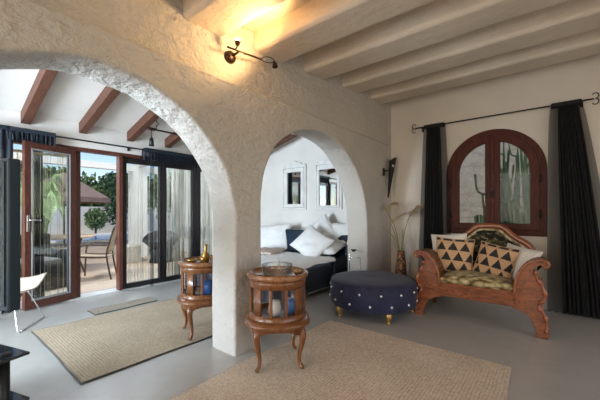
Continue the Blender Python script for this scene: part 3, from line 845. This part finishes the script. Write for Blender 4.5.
# back with stepped crest
CX = .075
hp = [(0, 1.055), (.10, 1.052), (.15, 1.035), (.20, .99), (.265, .935), (.33, .895), (.385, .865), (.425, .82), (.45, .76), (.46, .70), (.465, .64)]
ol = [(CX-u*.98, z) for u, z in hp[::-1]]+[(CX+u*.94, z) for u, z in hp[1:]]
def bk(u, z): return (u, .50+.14*(z-.4), z)
pts = spline([bk(u, z-.02) for u, z in ol], 4)
b = MB(); b.tube(pts, .032, 10, sx=.8); b.build('crest_rail', 'mahog', st)
lowp = [bk(ol[-1][0], .36), bk(ol[0][0], .36)]
b = MB(); b.prism([bk(u, z-.03) for u, z in ol]+lowp, (0, .03, 0)); b.build('back_board', 'mahog', st)
inn = [(CX+(u-CX)*.84, .50+(z-.50)*.885) for u, z in ol]
b = MB(); b.prism([Vector(bk(u, z))+Vector((0, -.022, 0)) for u, z in inn]+[bk(inn[-1][0], .42), bk(inn[0][0], .42)], (0, .024, 0)); bevel(b.build('back_upholstery', 'brocade2', st), .012, 3, 30)
b = MB(); b.tube(spline([Vector(bk(u, z))+Vector((0, -.024, 0)) for u, z in inn], 3), .012, 6); b.build('back_piping', 'brocade', st)

def pillow(name, size, t, mat4, mat, label, group=None, n=26, wr=.008, seed=0, fringe=False):
    w, h = size
    def side(s):
        def f(u, v):
            x = (u-.5)*2; y = (v-.5)*2
            px = x*(1-.07*(1-y*y)*abs(x)); py = y*(1-.07*(1-x*x)*abs(y))
            e = max(0, (1-x**4)*(1-y**4))**.55*(.75+.25*(1-x*x)*(1-y*y))
            nz = noise.noise(Vector((x*2.2+seed, y*2.2, s*3+seed)))*wr*e*1.5
            return Vector((px*w/2, py*h/2, s*(t/2*e)+nz))
        return f
    b = MB(); b.grid(side(1), n, n); b.grid(side(-1), n, n)
    o = b.build(name, mat, weld=True); o.matrix_world = mat4
    e = MB()
    loop = []
    for i in range(n): loop.append((i/n, 0))
    for i in range(n): loop.append((1, i/n))
    for i in range(n): loop.append((1-i/n, 1))
    for i in range(n): loop.append((0, 1-i/n))
    f = side(1)
    e.tube([f(*q) for q in loop], .005, 5, True); e.build('seam', mat, o)
    return tag(o, label, 'cushion', group)
def lean(u, v, z, tilt, roll, yaw=0):
    """settee-local pillow frame: faces the viewer (-v), leans back by tilt, rolled in its plane"""
    m = Matrix.Translation((u, v, z)) @ Matrix.Rotation(yaw, 4, 'Z') @ Matrix.Rotation(PI/2-tilt, 4, 'X') @ Matrix.Rotation(roll, 4, 'Z')
    return smat @ m
R = math.radians
pillow('cushion', (.42, .41), .13, lean(-.265, .335, .685, R(16), R(-3), R(6)), 'tri', 'black and tan triangle-patterned cushion on the left of the settee', 'triangle cushions', seed=1)
pillow('cushion', (.385, .40), .13, lean(.155, .30, .645, R(20), R(-11), R(-10)), 'tri', 'black and tan triangle-patterned cushion right of centre, tilted before the white one', 'triangle cushions', seed=5)
pillow('cushion', (.40, .38), .12, lean(.365, .36, .64, R(18), R(-8), R(-36)), 'linen2', 'ivory fringed cushion against the right arm of the settee', 'ivory settee cushions', seed=9)
pillow('cushion', (.40, .40), .10, lean(-.33, .43, .73, R(14), R(4), R(10)), 'linen2', 'ivory cushion peeping out behind the left triangle cushion', 'ivory settee cushions', seed=12)

# ------------------------------------------------------------------ day bed in the alcove
db = empty('sofa_bed', (3.7, 3.6, 0), 'dark leather sofa bed with white bedding in the alcove behind the small arch', 'sofa bed')
b = MB(); b.box((-.35, 0, .23), (1.35, 2.0, .34), bev=.03); b.build('base', 'leather', db)
b = MB(); b.box((.73, 0, .265), (.80, 2.06, .41), bev=.03); b.build('back_section', 'leather', db)
b = MB(); b.box((-.34, .0, .425), (1.32, 1.98, .07), bev=.03); b.build('mattress', simple('grey blue ticking', (.10, .12, .16), .8), db)
b = MB(); b.box((-.35, -.985, .07), (1.30, .03, .02), bev=.006); b.build('runner', 'chrome', db)
for x in (-.95, .95):
    for y in (-.93, .93):
        b = MB(); b.tube([(x, y, .0), (x, y, .07)], .02, 8); b.build('leg', 'chrome', db)
# leaning back cushions (leather panels)
def wallpillow(name, size, t, c, tilt, roll, yaw, mat, label, group=None, seed=0, cat='cushion'):
    # faces -X by default
    m = Matrix.Translation(c) @ Matrix.Rotation(-PI/2+yaw, 4, 'Z') @ Matrix.Rotation(PI/2-tilt, 4, 'X') @ Matrix.Rotation(roll, 4, 'Z')
    o = pillow(name, size, t, m, mat, label, group, seed=seed, wr=.012); o['category'] = cat; return o
b = MB(); mt = Matrix.Translation((.70, .30, .66)) @ Matrix.Rotation(R(14), 4, 'Y'); b.box((0, 0, 0), (.13, .86, .44), mt, .04); b.build('back_cushion', 'bluleather', db)
b = MB(); mt = Matrix.Translation((.80, -.62, .64)) @ Matrix.Rotation(R(14), 4, 'Y'); b.box((0, 0, 0), (.13, .80, .40), mt, .04); b.build('back_cushion', 'bluleather', db)
# white duvet folded over the front of the bed
M['duvet'] = simple('bright white cotton', (.88, .87, .85), .9, 0, .03, 8, .5, 12, .02)
def duvet():
    b = MB()
    def f(u, v):
        x = -1.06+u*1.36; y = -1.03+v*.98
        z = .485+.02*noise.noise(Vector((x*3, y*3, 4)))+.012*noise.noise(Vector((x*9, y*9, 4)))
        if v < .08: z -= (.08-v)/.08*.03; y = -1.02
        if u < .1: z -= (.1-u)/.1*.07
        return Vector((x, y, z))
    b.grid(f, 50, 44)
    o = b.build('duvet', 'duvet'); m = o.modifiers.new('thick', 'SOLIDIFY'); m.thickness = .035; m.offset = 1
    o.location = (3.7, 3.6, 0.0)
    tag(o, 'white crumpled duvet spread over the front of the dark sofa bed', 'duvet')
duvet()
wallpillow('pillow', (.74, .52), .17, (4.28, 4.16, .72), R(26), R(4), R(20), 'linen', 'large white pillow at the far left end of the sofa bed', 'white bed pillows', 2, 'pillow')
wallpillow('pillow', (.62, .50), .17, (4.02, 3.02, .70), R(38), R(-30), R(8), 'linen', 'big white pillow tilted on one corner at the front of the sofa bed', 'white bed pillows', 4, 'pillow')
wallpillow('pillow', (.60, .55), .17, (4.50, 3.20, .80), R(18), R(40), R(0), 'linen', 'white pillow standing on its corner behind the tilted one', 'white bed pillows', 6, 'pillow')
wallpillow('pillow', (.56, .50), .17, (4.55, 2.78, .78), R(18), R(3), R(0), 'linen', 'white pillow at the right end by the arch edge', 'white bed pillows', 8, 'pillow')
wallpillow('pillow', (.62, .44), .15, (4.18, 2.90, .60), R(78), R(8), R(0), 'linen', 'white pillow lying flat beneath the tilted pillow', 'white bed pillows', 10, 'pillow')
b = MB()
def th(u, v):
    x = (u-.5)*.62; y = (v-.5)*.50
    return Vector((x, y, .03+.03*abs(noise.noise(Vector((x*6, y*9, 1))))+.03*(1-(2*u-1)**2)*(1-(2*v-1)**2)))
b.grid(th, 24, 24); o = b.build('throw_blanket', 'throw'); m = o.modifiers.new('t', 'SOLIDIFY'); m.thickness = .03; m.offset = -1
o.location = (3.72, 3.75, .49); o.rotation_euler = (0, 0, .3); tag(o, 'crumpled beige throw in front of the left white pillow', 'blanket')

# slim chrome stand beside the small arch jamb
cs = empty('smoking_stand', (3.82, 2.20, 0), 'slim chrome stand with a small dark bowl beside the right jamb of the small arch', 'stand')
b = MB(); b.lathe([(.001, 0), (.10, 0), (.10, .012), (.012, .02), (.001, .02)], n=24); b.build('base', 'chrome', cs)
b = MB(); b.tube([(0, 0, .015), (0, 0, .62), (.02, -.01, .655), (.05, -.03, .655)], .007, 8); b.build('pole', 'chrome', cs)
b = MB(); b.lathe([(.001, 0), (.02, .0), (.045, .03), (.04, .03), (.001, .008)], (.06, -.035, .64), n=18); b.build('bowl', 'black', cs)
b = MB(); b.tube([(0, 0, .56), (.09, -.12, .56)], .006, 8); b.tube([(.09, -.12, .56), (.09, -.12, .02)], .006, 8); b.tube([(0, 0, .02), (.09, -.12, .02)], .006, 8); b.build('side_frame', 'chrome', cs)

# ------------------------------------------------------------------ vase with dried grass
VX, VY = 4.56, 1.745
vs = empty('floor_vase', (VX, VY, 0), 'slim woven floor vase in the corner behind the ottoman', 'vase')
b = MB(); b.lathe([(.001, 0), (.07, 0), (.085, .05), (.088, .25), (.075, .42), (.055, .55), (.05, .60), (.056, .62), (.046, .62), (.042, .58), (.06, .4), (.07, .1), (.001, .05)], n=28); b.build('vase_body', 'wicker', vs)
dg = empty('dried_grass', (VX, VY, .12), 'dried grass stems and plumes standing in the woven floor vase', 'dried grass')
def stem(P, r, mat, name): b = MB(); b.tube(spline(P, 5), r, 5); return b.build(name, mat, dg)
rt = Vector((.629, -.777, 0))
def at(du, z, dd=0): return Vector((du*rt.x+dd*.777, du*rt.y+dd*.629, z-.12))
for du, z, bend in ((-.24, 1.26, .05), (.13, 1.16, -.02), (-.16, 1.05, -.02), (.03, .95, .0), (-.27, .98, .05)):
    P = [at(0, .2), at(du*.12, .62), at(du*.5+bend*.5, .62+(z-.62)*.55), at(du, z)]
    stem(P, .006, 'reedg', 'stem')
# arching blades
for du, zt, zd in ((-.22, .80, .55), (-.30, .78, .34), (.15, .84, .62), (.22, .80, .45), (-.12, .9, .7)):
    b = MB(); P = spline([at(0, .4), at(du*.25, .66), at(du*.7, zt), at(du, zd)], 6)
    b.tube(P, [.006*(1-i/(len(P)))+.001 for i in range(len(P))], 4, sx=.3); b.build('blade', 'reedg', dg)
# feathery plumes
for (du, z), (ex, ez) in (((-.24, 1.22), (-.06, 1.30)), ((.13, 1.13), (.30, 1.28)), ((-.16, 1.03), (.24, 1.20))):
    b = MB()
    for i in range(260):
        t = random.random(); p = at(du+(ex-du)*t, z+(ez-z)*t+.05*math.sin(t*PI)); q = p+Vector((random.gauss(0, .03), random.gauss(0, .03), random.uniform(.0, .08)-.03))+rt*random.uniform(.01, .05)
        b.tube([p, (p+q)/2+Vector((0, 0, .006)), q], [.0016, .0013, .0008], 3)
    o = b.build('plume', 'reed', dg)

# ------------------------------------------------------------------ wall lights
sp = empty('wall_spotlight', (1.705, YA+.14, 2.54), 'bronze bar spotlight with two lamps high on the rough arched wall, left lamp lit', 'wall light')
b = MB(); b.lathe([(.001, .0), (.055, .0), (.05, .03), (.03, .045), (.001, .05)], n=24, mat=Matrix.Rotation(PI/2, 4, 'X')); b.build('wall_cup', 'iron', sp)
b = MB(); b.tube([(-.12, -.13, .0), (.26, -.13, .042)], .008, 8); b.tube([(0, -.04, .0), (0, -.13, .012)], .010, 8); b.build('bar', 'iron', sp)
mt = Matrix.Translation((-.035, -.15, .035)) @ Matrix.Rotation(R(20), 4, 'X') @ Matrix.Rotation(R(-12), 4, 'Y')
b = MB(); b.tube([(-.04, -.13, .01), (-.035, -.15, .035)], .006, 8)
b.lathe([(.010, 0), (.018, .008), (.024, .036), (.026, .04), (.022, .036), (.014, .01), (.001, .008)], n=18, mat=mt)
lampa = b.build('lamp_head', 'iron', sp)
b = MB(); b.lathe([(.001, .010), (.013, .012), (.019, .036), (.022, .05), (.012, .062), (.001, .065)], n=16, mat=mt); b.build('bulb', 'bulb', lampa)
b = MB(); b.tube(spline([(.25, -.13, .042), (.29, -.14, .075), (.35, -.15, .09), (.40, -.15, .085), (.41, -.15, .06)], 5), .004, 6); b.tube(spline([(.25, -.13, .04), (.29, -.14, .03), (.35, -.15, .04), (.40, -.15, .07)], 5), .004, 6)
mt2 = Matrix.Translation((.41, -.15, .07)) @ Matrix.Rotation(R(172), 4, 'X')
b.lathe([(.010, 0), (.018, .008), (.025, .04), (.027, .05), (.022, .046), (.014, .01), (.001, .008)], n=18, mat=mt2); b.build('lamp_head', 'iron', sp)
pl = bpy.data.lights.new('spot bulb', 'SPOT'); pl.energy = 32; pl.color = (1, .60, .25); pl.shadow_soft_size = .05; pl.spot_size = math.radians(172); pl.spot_blend = .5
po = bpy.data.objects.new('spot bulb', pl); COL.objects.link(po); po.location = (1.80, YA-.30, 2.54); po.rotation_euler = Vector((-.7, .5, .6)).to_track_quat('-Z', 'Y').to_euler()

sn = empty('wall_sconce', (4.62, YA, 1.80), 'black shard-shaped wall sconce beside the small arch in the corner', 'wall light')
b = MB(); b.box((-.06, -.012, .02), (.05, .024, .12), bev=.008); b.tube([(-.06, -.02, .03), (-.02, -.09, .05)], .010, 8); b.build('bracket', 'black', sn)
b = MB(); b.prism([(.14, -.14, .27), (-.01, -.10, .20), (-.035, -.085, -.38)], (.02, .035, 0)); bevel(b.build('shade', 'black', sn), .004)
b = MB(); b.ball(Vector((.045, -.115, .12)), .02, 10); b.build('bulb', 'linenpaint', sn)

pd = empty('ceiling_light', (2.16, 4.40, 2.377), 'bronze bar ceiling light hanging on a hook in the far room', 'ceiling light')
b = MB(); b.tube([(-.13, 0, 0), (.55, 0, 0)], .013, 8); b.tube([(-.13, 0, 0), (-.02, 0, 0)], .022, 8); b.build('bar', 'iron', pd)
zz = zc(4.4)-2.377
b = MB(); b.tube(spline([(0, 0, 0), (0, 0, .05), (.03, 0, .09), (0, 0, .13), (0, 0, zz)], 4), .006, 6); b.lathe([(.001, zz-.02), (.04, zz-.02), (.045, zz), (.001, zz)], (0, 0, 0), n=16); b.build('hook', 'black', pd)
b = MB(); b.tube([(-.07, 0, 0), (-.07, 0, -.13)], .007, 6); b.lathe([(.010, -.12), (.026, -.15), (.036, -.24), (.030, -.24), (.001, -.16)], (-.07, 0, 0), n=16); b.build('lamp_head', 'black', pd)

# ------------------------------------------------------------------ television and glass stand
ta, tb_ = Vector((.95, .31, 0)).normalized(), Vector((-.31, .95, 0)).normalized()
TVM = frame((.345, 1.955, 0), ta, tb_, (0, 0, 1))
ts = empty('television_stand', (0, 0, 0), 'black three-tier glass television stand at the left edge', 'stand', mat=TVM)
for z in (.52, .30, .06):
    b = MB(); b.box((-.21, .58, z), (.42, 1.16, .014), bev=.006); b.build('shelf', 'shelfglass', ts)
for x, y in ((-.07, .07), (-.07, 1.08), (-.35, .07), (-.35, 1.08)):
    b = MB(); b.lathe([(.022, 0), (.022, .512)], (x, y, 0), n=18)
    b.lathe([(.028, .527), (.028, .532), (.001, .533)], (x, y, 0), n=18); b.build('column', 'black', ts)
tv = empty('television', (0, 0, 0), 'large flat-screen television with dark blue screen on the glass stand', 'television', mat=TVM @ Matrix.Translation((-.088, -.05, .527)))
b = MB(); b.box((0, .58, .57), (.05, 1.16, .69), bev=.008); b.build('casing', 'tvedge', tv)
b = MB(); b.box((-.027, .58, .575), (.004, 1.12, .65)); b.build('screen', 'screen', tv)
b = MB(); b.box((.0, .58, .12), (.04, .16, .23), bev=.01); b.box((-.04, .58, .008), (.24, .55, .014), bev=.006); b.build('foot', 'black', tv)

# shell chair with wire legs, beyond the television
ch = empty('shell_chair', (.60, 4.42, 0), 'pale shell chair on crossed chrome wire legs behind the television', 'chair', rz=R(-35))
b = MB()
def sh(u, v):
    x = (u-.5)*.46; y = (v-.5)*.50
    z = .345+.06*(2*u-1)**2*.8+.10*max(0, v-.55)**1.4*3+.02*(2*v-1)**2
    return Vector((x, y, z))
b.grid(sh, 20, 20); o = b.build('seat_shell', 'cream', ch); m = o.modifiers.new('t', 'SOLIDIFY'); m.thickness = .012
for s in (-1, 1):
    b = MB(); b.tube(spline([(s*.10, -.12, .37), (s*.20, -.24, .03), (s*.21, -.235, .008), (s*.215, -.18, .007), (s*.215, .18, .007), (s*.21, .235, .008), (s*.2, .24, .03), (s*.10, .12, .37)], 4), .007, 8); b.build('leg', 'chrome', ch)

# ------------------------------------------------------------------ outside: terrace, furniture, pool, garden
b = MB(); b.box((6, 22, -.12), (44, 33.4, .2)); g = struct('ground', b, 'paving')
b = MB(); b.box((12, 0, -.62), (13.6, 9.8, .2)); struct('ground_side', b, 'soil')
# pool
po_ = empty('swimming_pool', (6.0, 16.4, -.02), 'blue swimming pool with pale coping beyond the terrace', 'pool')
b = MB(); P = spline([(-2.2, -1.5, 0), (1.0, -2.0, 0), (3.2, -1.2, 0), (3.4, 1.0, 0), (1.5, 2.0, 0), (-1.8, 1.8, 0), (-3.0, .2, 0)], 8, True)
b.prism([(p.x, p.y, .0) for p in P], (0, 0, .025)); b.build('water', 'water', po_)
b = MB(); b.tube([(p.x*1.03, p.y*1.04, .02) for p in P], .07, 6, True); b.build('coping', 'coping', po_)
# garden wall, white house wall, pergola
b = MB(); b.box((5, 20, .7), (24, .25, 1.6)); struct('wall_garden', b, 'white_out')
b = MB(); b.box((5.4, 7.6, 1.3), (.3, 4.2, 2.65)); struct('wall_house', b, 'white_out')
pg = empty('pergola', (1.8, 8.9, 0), 'white pergola of square posts and beams on the terrace', 'pergola')
b = MB(); b.box((-.4, 0, 2.38), (6.4, .22, .15)); b.build('beam', 'white_out', pg)
for x in (2.05, -3.2):
    b = MB(); b.box((x, 0, 1.14), (.36, .36, 2.32)); b.build('post', 'white_out', pg)
b = MB(); b.box((2.05, -1.65, 2.5), (.16, 3.6, .12)); b.build('crossbeam', 'white_out', pg)
b = MB(); b.box((-3.2, -1.65, 2.5), (.16, 3.6, .12)); b.build('crossbeam', 'white_out', pg)
# block with rattan chair
b = MB(); b.box((0, 0, .2), (.42, .42, .44), bev=.03); o = b.build('stone_block', 'stoneblock'); o.location = (3.25, 8.0, -.02); tag(o, 'rough stone block on the terrace beside the dark round chair', 'stone block')
rc = empty('rattan_chair', (3.78, 7.45, -.02), 'dark round rattan lounge chair outside by the stone block', 'chair', rz=R(-30))
rc.scale = (.78, .78, .9)
b = MB()
def bowl(u, v):
    a = u*2*PI; r = .06+.46*v
    return Vector((r*math.cos(a), r*math.sin(a)*.9-.05+.12*v*0, .32+.26*v*v+.24*max(0, math.sin(a))*v*v))
b.grid(bowl, 40, 10); o = b.build('bowl_seat', 'rattan', rc, weld=True); m = o.modifiers.new('t', 'SOLIDIFY'); m.thickness = .03
b = MB(); b.lathe([(.34, 0), (.36, .0), (.30, .15), (.36, .36), (.34, .36), (.28, .15)], n=24); b.build('base', 'rattan', rc)
b = MB(); b.tube([bowl(i/40, 1) for i in range(40)], .022, 6, True); b.build('rim', 'rattan', rc)

def patio_chair(loc, rz, label):
    """front towards local -x"""
    r = empty('patio_chair', (*loc, -.02), label, 'patio chair', 'patio chairs at the terrace table', rz)
    for s in (-1, 1):
        b = MB(); y = s*.27
        b.tube(spline([(-.26, y, .0), (-.25, y, .3), (-.23, y, .55), (-.17, y, .63), (-.05, y, .645), (.2, y, .62)], 5), .015, 6); b.build('front_leg', 'patio', r)
        b = MB(); b.tube(spline([(.27, y, .0), (.20, y, .42), (.24, y, .65), (.32, y, .95)], 5), .015, 6); b.build('rear_leg', 'patio', r)
        b = MB(); b.tube([(-.25, y*.93, .43), (.21, y*.93, .40)], .013, 6); b.build('seat_rail', 'patio', r)
    b = MB(); b.grid(lambda u, v: Vector((-.26+u*.47, (v-.5)*.50, .435-.03*u-.02*math.sin(u*PI))), 10, 8); o = b.build('seat', 'sling', r); m = o.modifiers.new('t', 'SOLIDIFY'); m.thickness = .012
    b = MB(); b.grid(lambda u, v: Vector((.215+.04*u*u+.055*u, (v-.5)*.52, .47+u*.46)), 8, 8); o = b.build('backrest', 'sling', r); m = o.modifiers.new('t', 'SOLIDIFY'); m.thickness = .012
    b = MB(); b.tube([(.32, -.27, .95), (.32, .27, .95)], .014, 6); b.build('top_rail', 'patio', r)
    return r
fa = math.atan2(-.777, .629)
patio_chair((2.11, 6.56), -.52, 'sling patio chair in the open doorway, seen side-on')
patio_chair((.95, 8.4), fa+PI*.9, 'sling patio chair on the left of the terrace table, behind the door glass')
tbl = empty('patio_table', (1.82, 7.62, -.02), 'round beige patio table on the terrace beyond the doorway', 'table')
b = MB(); b.lathe([(.001, .71), (.56, .71), (.58, .725), (.56, .745), (.001, .745)], n=40); b.build('tabletop', simple('beige stone top', srgb(190, 164, 134), .5), tbl)
for q in range(4):
    a = PI/4+q*PI/2; b = MB(); b.tube(spline([(.38*math.cos(a), .38*math.sin(a), .71), (.30*math.cos(a), .30*math.sin(a), .4), (.44*math.cos(a), .44*math.sin(a), .0)], 5), .02, 8); b.build('leg', 'patio', tbl)
pr_ = empty('parasol', (3.25, 13.3, -.02), 'open taupe parasol standing before the garden wall', 'parasol')
b = MB(); n = 8
rim = [Vector((1.5*math.cos(2*PI*i/n), 1.5*math.sin(2*PI*i/n), 1.72)) for i in range(n)]; ap = b.bm.verts.new((0, 0, 2.62)); vr = [b.bm.verts.new(p) for p in rim]; vv = [b.bm.verts.new(p+Vector((0, 0, -.16))) for p in rim]
for i in range(n): b.face([ap, vr[i], vr[(i+1) % n]], False); b.face([vr[i], vv[i], vv[(i+1) % n], vr[(i+1) % n]], False)
o = b.build('canopy', 'parasol', pr_); m = o.modifiers.new('t', 'SOLIDIFY'); m.thickness = .01
b = MB(); b.tube([(0, 0, 0), (0, 0, 2.68)], .03, 8); b.lathe([(.001, 0), (.3, 0), (.3, .06), (.05, .1)], n=20); b.build('pole', 'patio', pr_)

# planting
def foliage(b, c, r, n, size, sq=(1, 1, 1), rnd=random):
    for i in range(n):
        v = Vector((rnd.gauss(0, 1), rnd.gauss(0, 1), rnd.gauss(0, 1))).normalized()*(rnd.random()**.35)
        p = Vector(c)+Vector((v.x*r*sq[0], v.y*r*sq[1], v.z*r*sq[2]))
        a = Vector((rnd.gauss(0, 1), rnd.gauss(0, 1), rnd.gauss(0, .6))).normalized(); t = a.orthogonal().normalized()
        t = Matrix.Rotation(rnd.random()*6.28, 3, a) @ t; s = a.cross(t); sz = size*rnd.uniform(.6, 1.3)
        b.face([b.bm.verts.new(p-t*sz), b.bm.verts.new(p+s*sz*.45), b.bm.verts.new(p+t*sz), b.bm.verts.new(p-s*sz*.45)], False)
def shrub(name, loc, crowns, n, size, mat, trunk, label, cat):
    r = empty(name, loc, label, cat)
    b = MB()
    for c, rr, sq in crowns: foliage(b, c, rr, int(n*rr*rr), size, sq)
    b.build('foliage', mat, r, recalc=False)
    b = MB()
    for P, rad in trunk: b.tube(P, rad, 6)
    b.build('trunk', 'bark', r)
    return r
shrub('hedge', (5, 21.2, 0), [((x*1.5, random.uniform(-.3, .3), 1.9+random.uniform(-.2, .4)), 1.5, (1, .8, 1.2)) for x in range(-6, 9)], 560, .20, 'leaf', [([(x*1.5, 0, -.02), (x*1.5, 0, 1.4)], .07) for x in range(-6, 9)], 'tall green hedge growing behind the white garden wall', 'hedge')
shrub('tree', (7.3, 19.3, 0), [((0, 0, 2.6), 1.0, (1, .8, 1)), ((-.2, -.2, 1.4), .62, (1, 1, 1.5))], 1100, .13, 'leafd', [([(0, 0, -.02), (.1, 0, 1.2), (0, 0, 2.6)], .11)], 'dark bushy tree right of the round shrub by the pool', 'tree')
shrub('tree', (16.0, 23.6, 0), [((0, 0, 3.0), 1.9, (1, 1, 1)), ((.9, -.3, 2.2), 1.3, (1, 1, 1))], 330, .16, 'leaf', [([(0, 0, -.02), (.1, 0, 1.2), (0, 0, 2.6)], .13)], 'broad green tree seen over the pool through the dark glass panes', 'tree')
shrub('round_shrub', (6.0, 18.9, 0), [((0, 0, .82), .52, (1, 1, 1.15))], 3600, .09, 'leaf', [([(0, 0, -.02), (0, 0, .8)], .05)], 'clipped round shrub standing against the white garden wall', 'shrub')
shrub('shrub', (6.9, 11.2, 0), [((0, 0, 1.4), .9, (1, 1, 1.4)), ((-1.0, .6, 1.9), .9, (1, 1, 1))], 500, .10, 'leaf', [([(0, 0, -.02), (0, 0, 1.2)], .06), ([(-1, .6, -.02), (-1, .6, 1.5)], .06)], 'leafy shrub beyond the corner of the white house wall', 'shrub')
# palm beyond the open brown door
pm = empty('potted_palm', (1.36, 7.05, -.02), 'potted palm with arching fronds seen through the open brown door', 'palm')
b = MB(); b.lathe([(.001, 0), (.18, 0), (.24, .38), (.22, .38), (.2, .34), (.001, .33)], n=20); b.build('pot', 'stoneblock', pm)
for k in range(17):
    a = k*2.4; b = MB(); rr = .26+.16*random.random(); zt = 1.45+.5*random.random()
    P = spline([(0, 0, .33), (.15*math.cos(a), .15*math.sin(a), zt*.75), (rr*.7*math.cos(a), rr*.7*math.sin(a), zt), (rr*1.15*math.cos(a), rr*1.15*math.sin(a), zt-.3)], 6)
    b.tube(P, .008, 4)
    for i in range(5, len(P)-1):
        d = (P[i+1]-P[i]).normalized(); sd = d.cross(Vector((0, 0, 1))).normalized()
        for s in (-1, 1):
            for h in (0, .5):
                p = P[i].lerp(P[i+1], h); q = p+sd*s*.17+d*.14-Vector((0, 0, .10)); w = d*.012
                b.face([b.bm.verts.new(p-w), b.bm.verts.new(p+w), b.bm.verts.new(q)], False)
    b.build('frond', 'leafp', pm, recalc=False)
# rattan sofa seen through the brown door
rs = empty('rattan_sofa', (.80, 6.3, -.02), 'dark grey rattan sofa outside behind the open brown door', 'sofa', rz=R(14))
b = MB(); b.box((0, 0, .2), (1.5, .7, .38), bev=.03); b.build('seat_base', 'rattan', rs)
b = MB(); b.box((0, .32, .6), (1.5, .12, .5), bev=.03); b.build('backrest', 'rattan', rs)
for s in (-1, 1):
    b = MB(); b.box((s*.70, -.02, .48), (.12, .66, .24), bev=.03); b.build('arm', 'rattan', rs)
b = MB(); b.box((0, -.03, .43), (1.24, .6, .1), bev=.03); b.build('seat_cushion', simple('grey cushion', (.2, .19, .18), .85), rs)

# outside the arched window: rubble wall and cactus
b = MB(); b.box((7.6, .6, 1.6), (.4, 9, 4.4)); struct('wall_stone', b, 'stone')
ca = empty('cactus', (6.05, .52, -.52), 'tall green many-stemmed cactus outside the right pane of the arched window', 'cactus')
for k in range(40):
    x = random.uniform(-.25, .3); y = random.uniform(-.36, .30); h = random.uniform(1.5, 2.95); dx = random.uniform(-.1, .1); dy = random.uniform(-.12, .12)
    b = MB(); r0 = random.uniform(.015, .028)
    P = spline([(x*.6, y*.8, 0), (x, y, h*.4), (x+dx, y+dy, h*.75), (x+dx*.6, y+dy*1.4, h)], 5)
    b.tube(P, [r0*(1-.1*(i % 3))*(1 if i < len(P)-2 else .55) for i in range(len(P))], 7)
    for j in range(2):
        i = random.randint(6, len(P)-3); p = P[i]; dd = Vector((random.uniform(-.3, .3), random.choice((-1, 1))*.12, .04)); b.tube(spline([p, p+dd*.8+Vector((0, 0, .02)), p+dd+Vector((0, 0, .28))], 4), r0*.75, 6)
    b.build('stem', 'cactus', ca)

# ------------------------------------------------------------------ light
wd_ = bpy.data.worlds.new('world'); sc.world = wd_; wd_.use_nodes = True
nt = wd_.node_tree; bg = nt.nodes['Background']
sky = nt.nodes.new('ShaderNodeTexSky'); sky.sky_type = 'NISHITA'; sky.sun_disc = False
sky.sun_elevation = R(48); sky.sun_rotation = R(200); sky.air_density = 1.0; sky.dust_density = .2; sky.ozone_density = 1.5
nt.links.new(sky.outputs[0], bg.inputs[0]); bg.inputs[1].default_value = .15
sun = bpy.data.lights.new('sun', 'SUN'); sun.energy = 2.6; sun.angle = R(1.5); sun.color = (1, .93, .82)
so = bpy.data.objects.new('sun', sun); COL.objects.link(so); so.rotation_euler = Vector((.8, .45, -1.1)).to_track_quat('-Z', 'Y').to_euler()

def area(name, loc, target, sx, sy, power, color):
    a = bpy.data.lights.new(name, 'AREA'); a.shape = 'RECTANGLE'; a.size = sx; a.size_y = sy; a.energy = power; a.color = color
    o = bpy.data.objects.new(name, a); COL.objects.link(o); o.location = loc
    o.rotation_euler = (Vector(target)-Vector(loc)).to_track_quat('-Z', 'Y').to_euler(); return o
area('added fill behind', (1.1, YN-.35, 1.6), (1.6, 2.0, 1.3), 4.6, 2.2, 46, (1, .94, .86))  # added fill lamp outside the unseen opening behind the camera
area('added fill left', (XL-.3, .95, 1.5), (3.4, .9, 1.3), 1.7, 2.0, 78, (1, .91, .80))  # added lamp at the unseen left opening, brightens the main room from the side
area('added fill far left', (XL-.3, 3.3, 1.15), (3.0, 3.2, 1.35), 1.7, 2.1, 560, (.70, .85, 1))  # added cool lamp at a made-up opening, lifts far room and arch soffits
area('added fill over terrace', (2.0, 6.5, 2.95), (2.2, 3.4, .3), 5.0, .8, 250, (.86, .93, 1))  # added area lamp above door height, unseen, pushes extra sky-coloured light indoors

sc.view_settings.view_transform = 'Standard'; sc.view_settings.look = 'None'; sc.view_settings.gamma = 1
sc.view_settings.use_curve_mapping = False; sc.view_settings.exposure = 0.0
sc.cycles.use_denoising = True
sc.cycles.max_bounces = 10; sc.cycles.transparent_max_bounces = 24; sc.cycles.diffuse_bounces = 5
sc.cycles.caustics_reflective = False; sc.cycles.caustics_refractive = False
sc.cycles.sample_clamp_indirect = 6
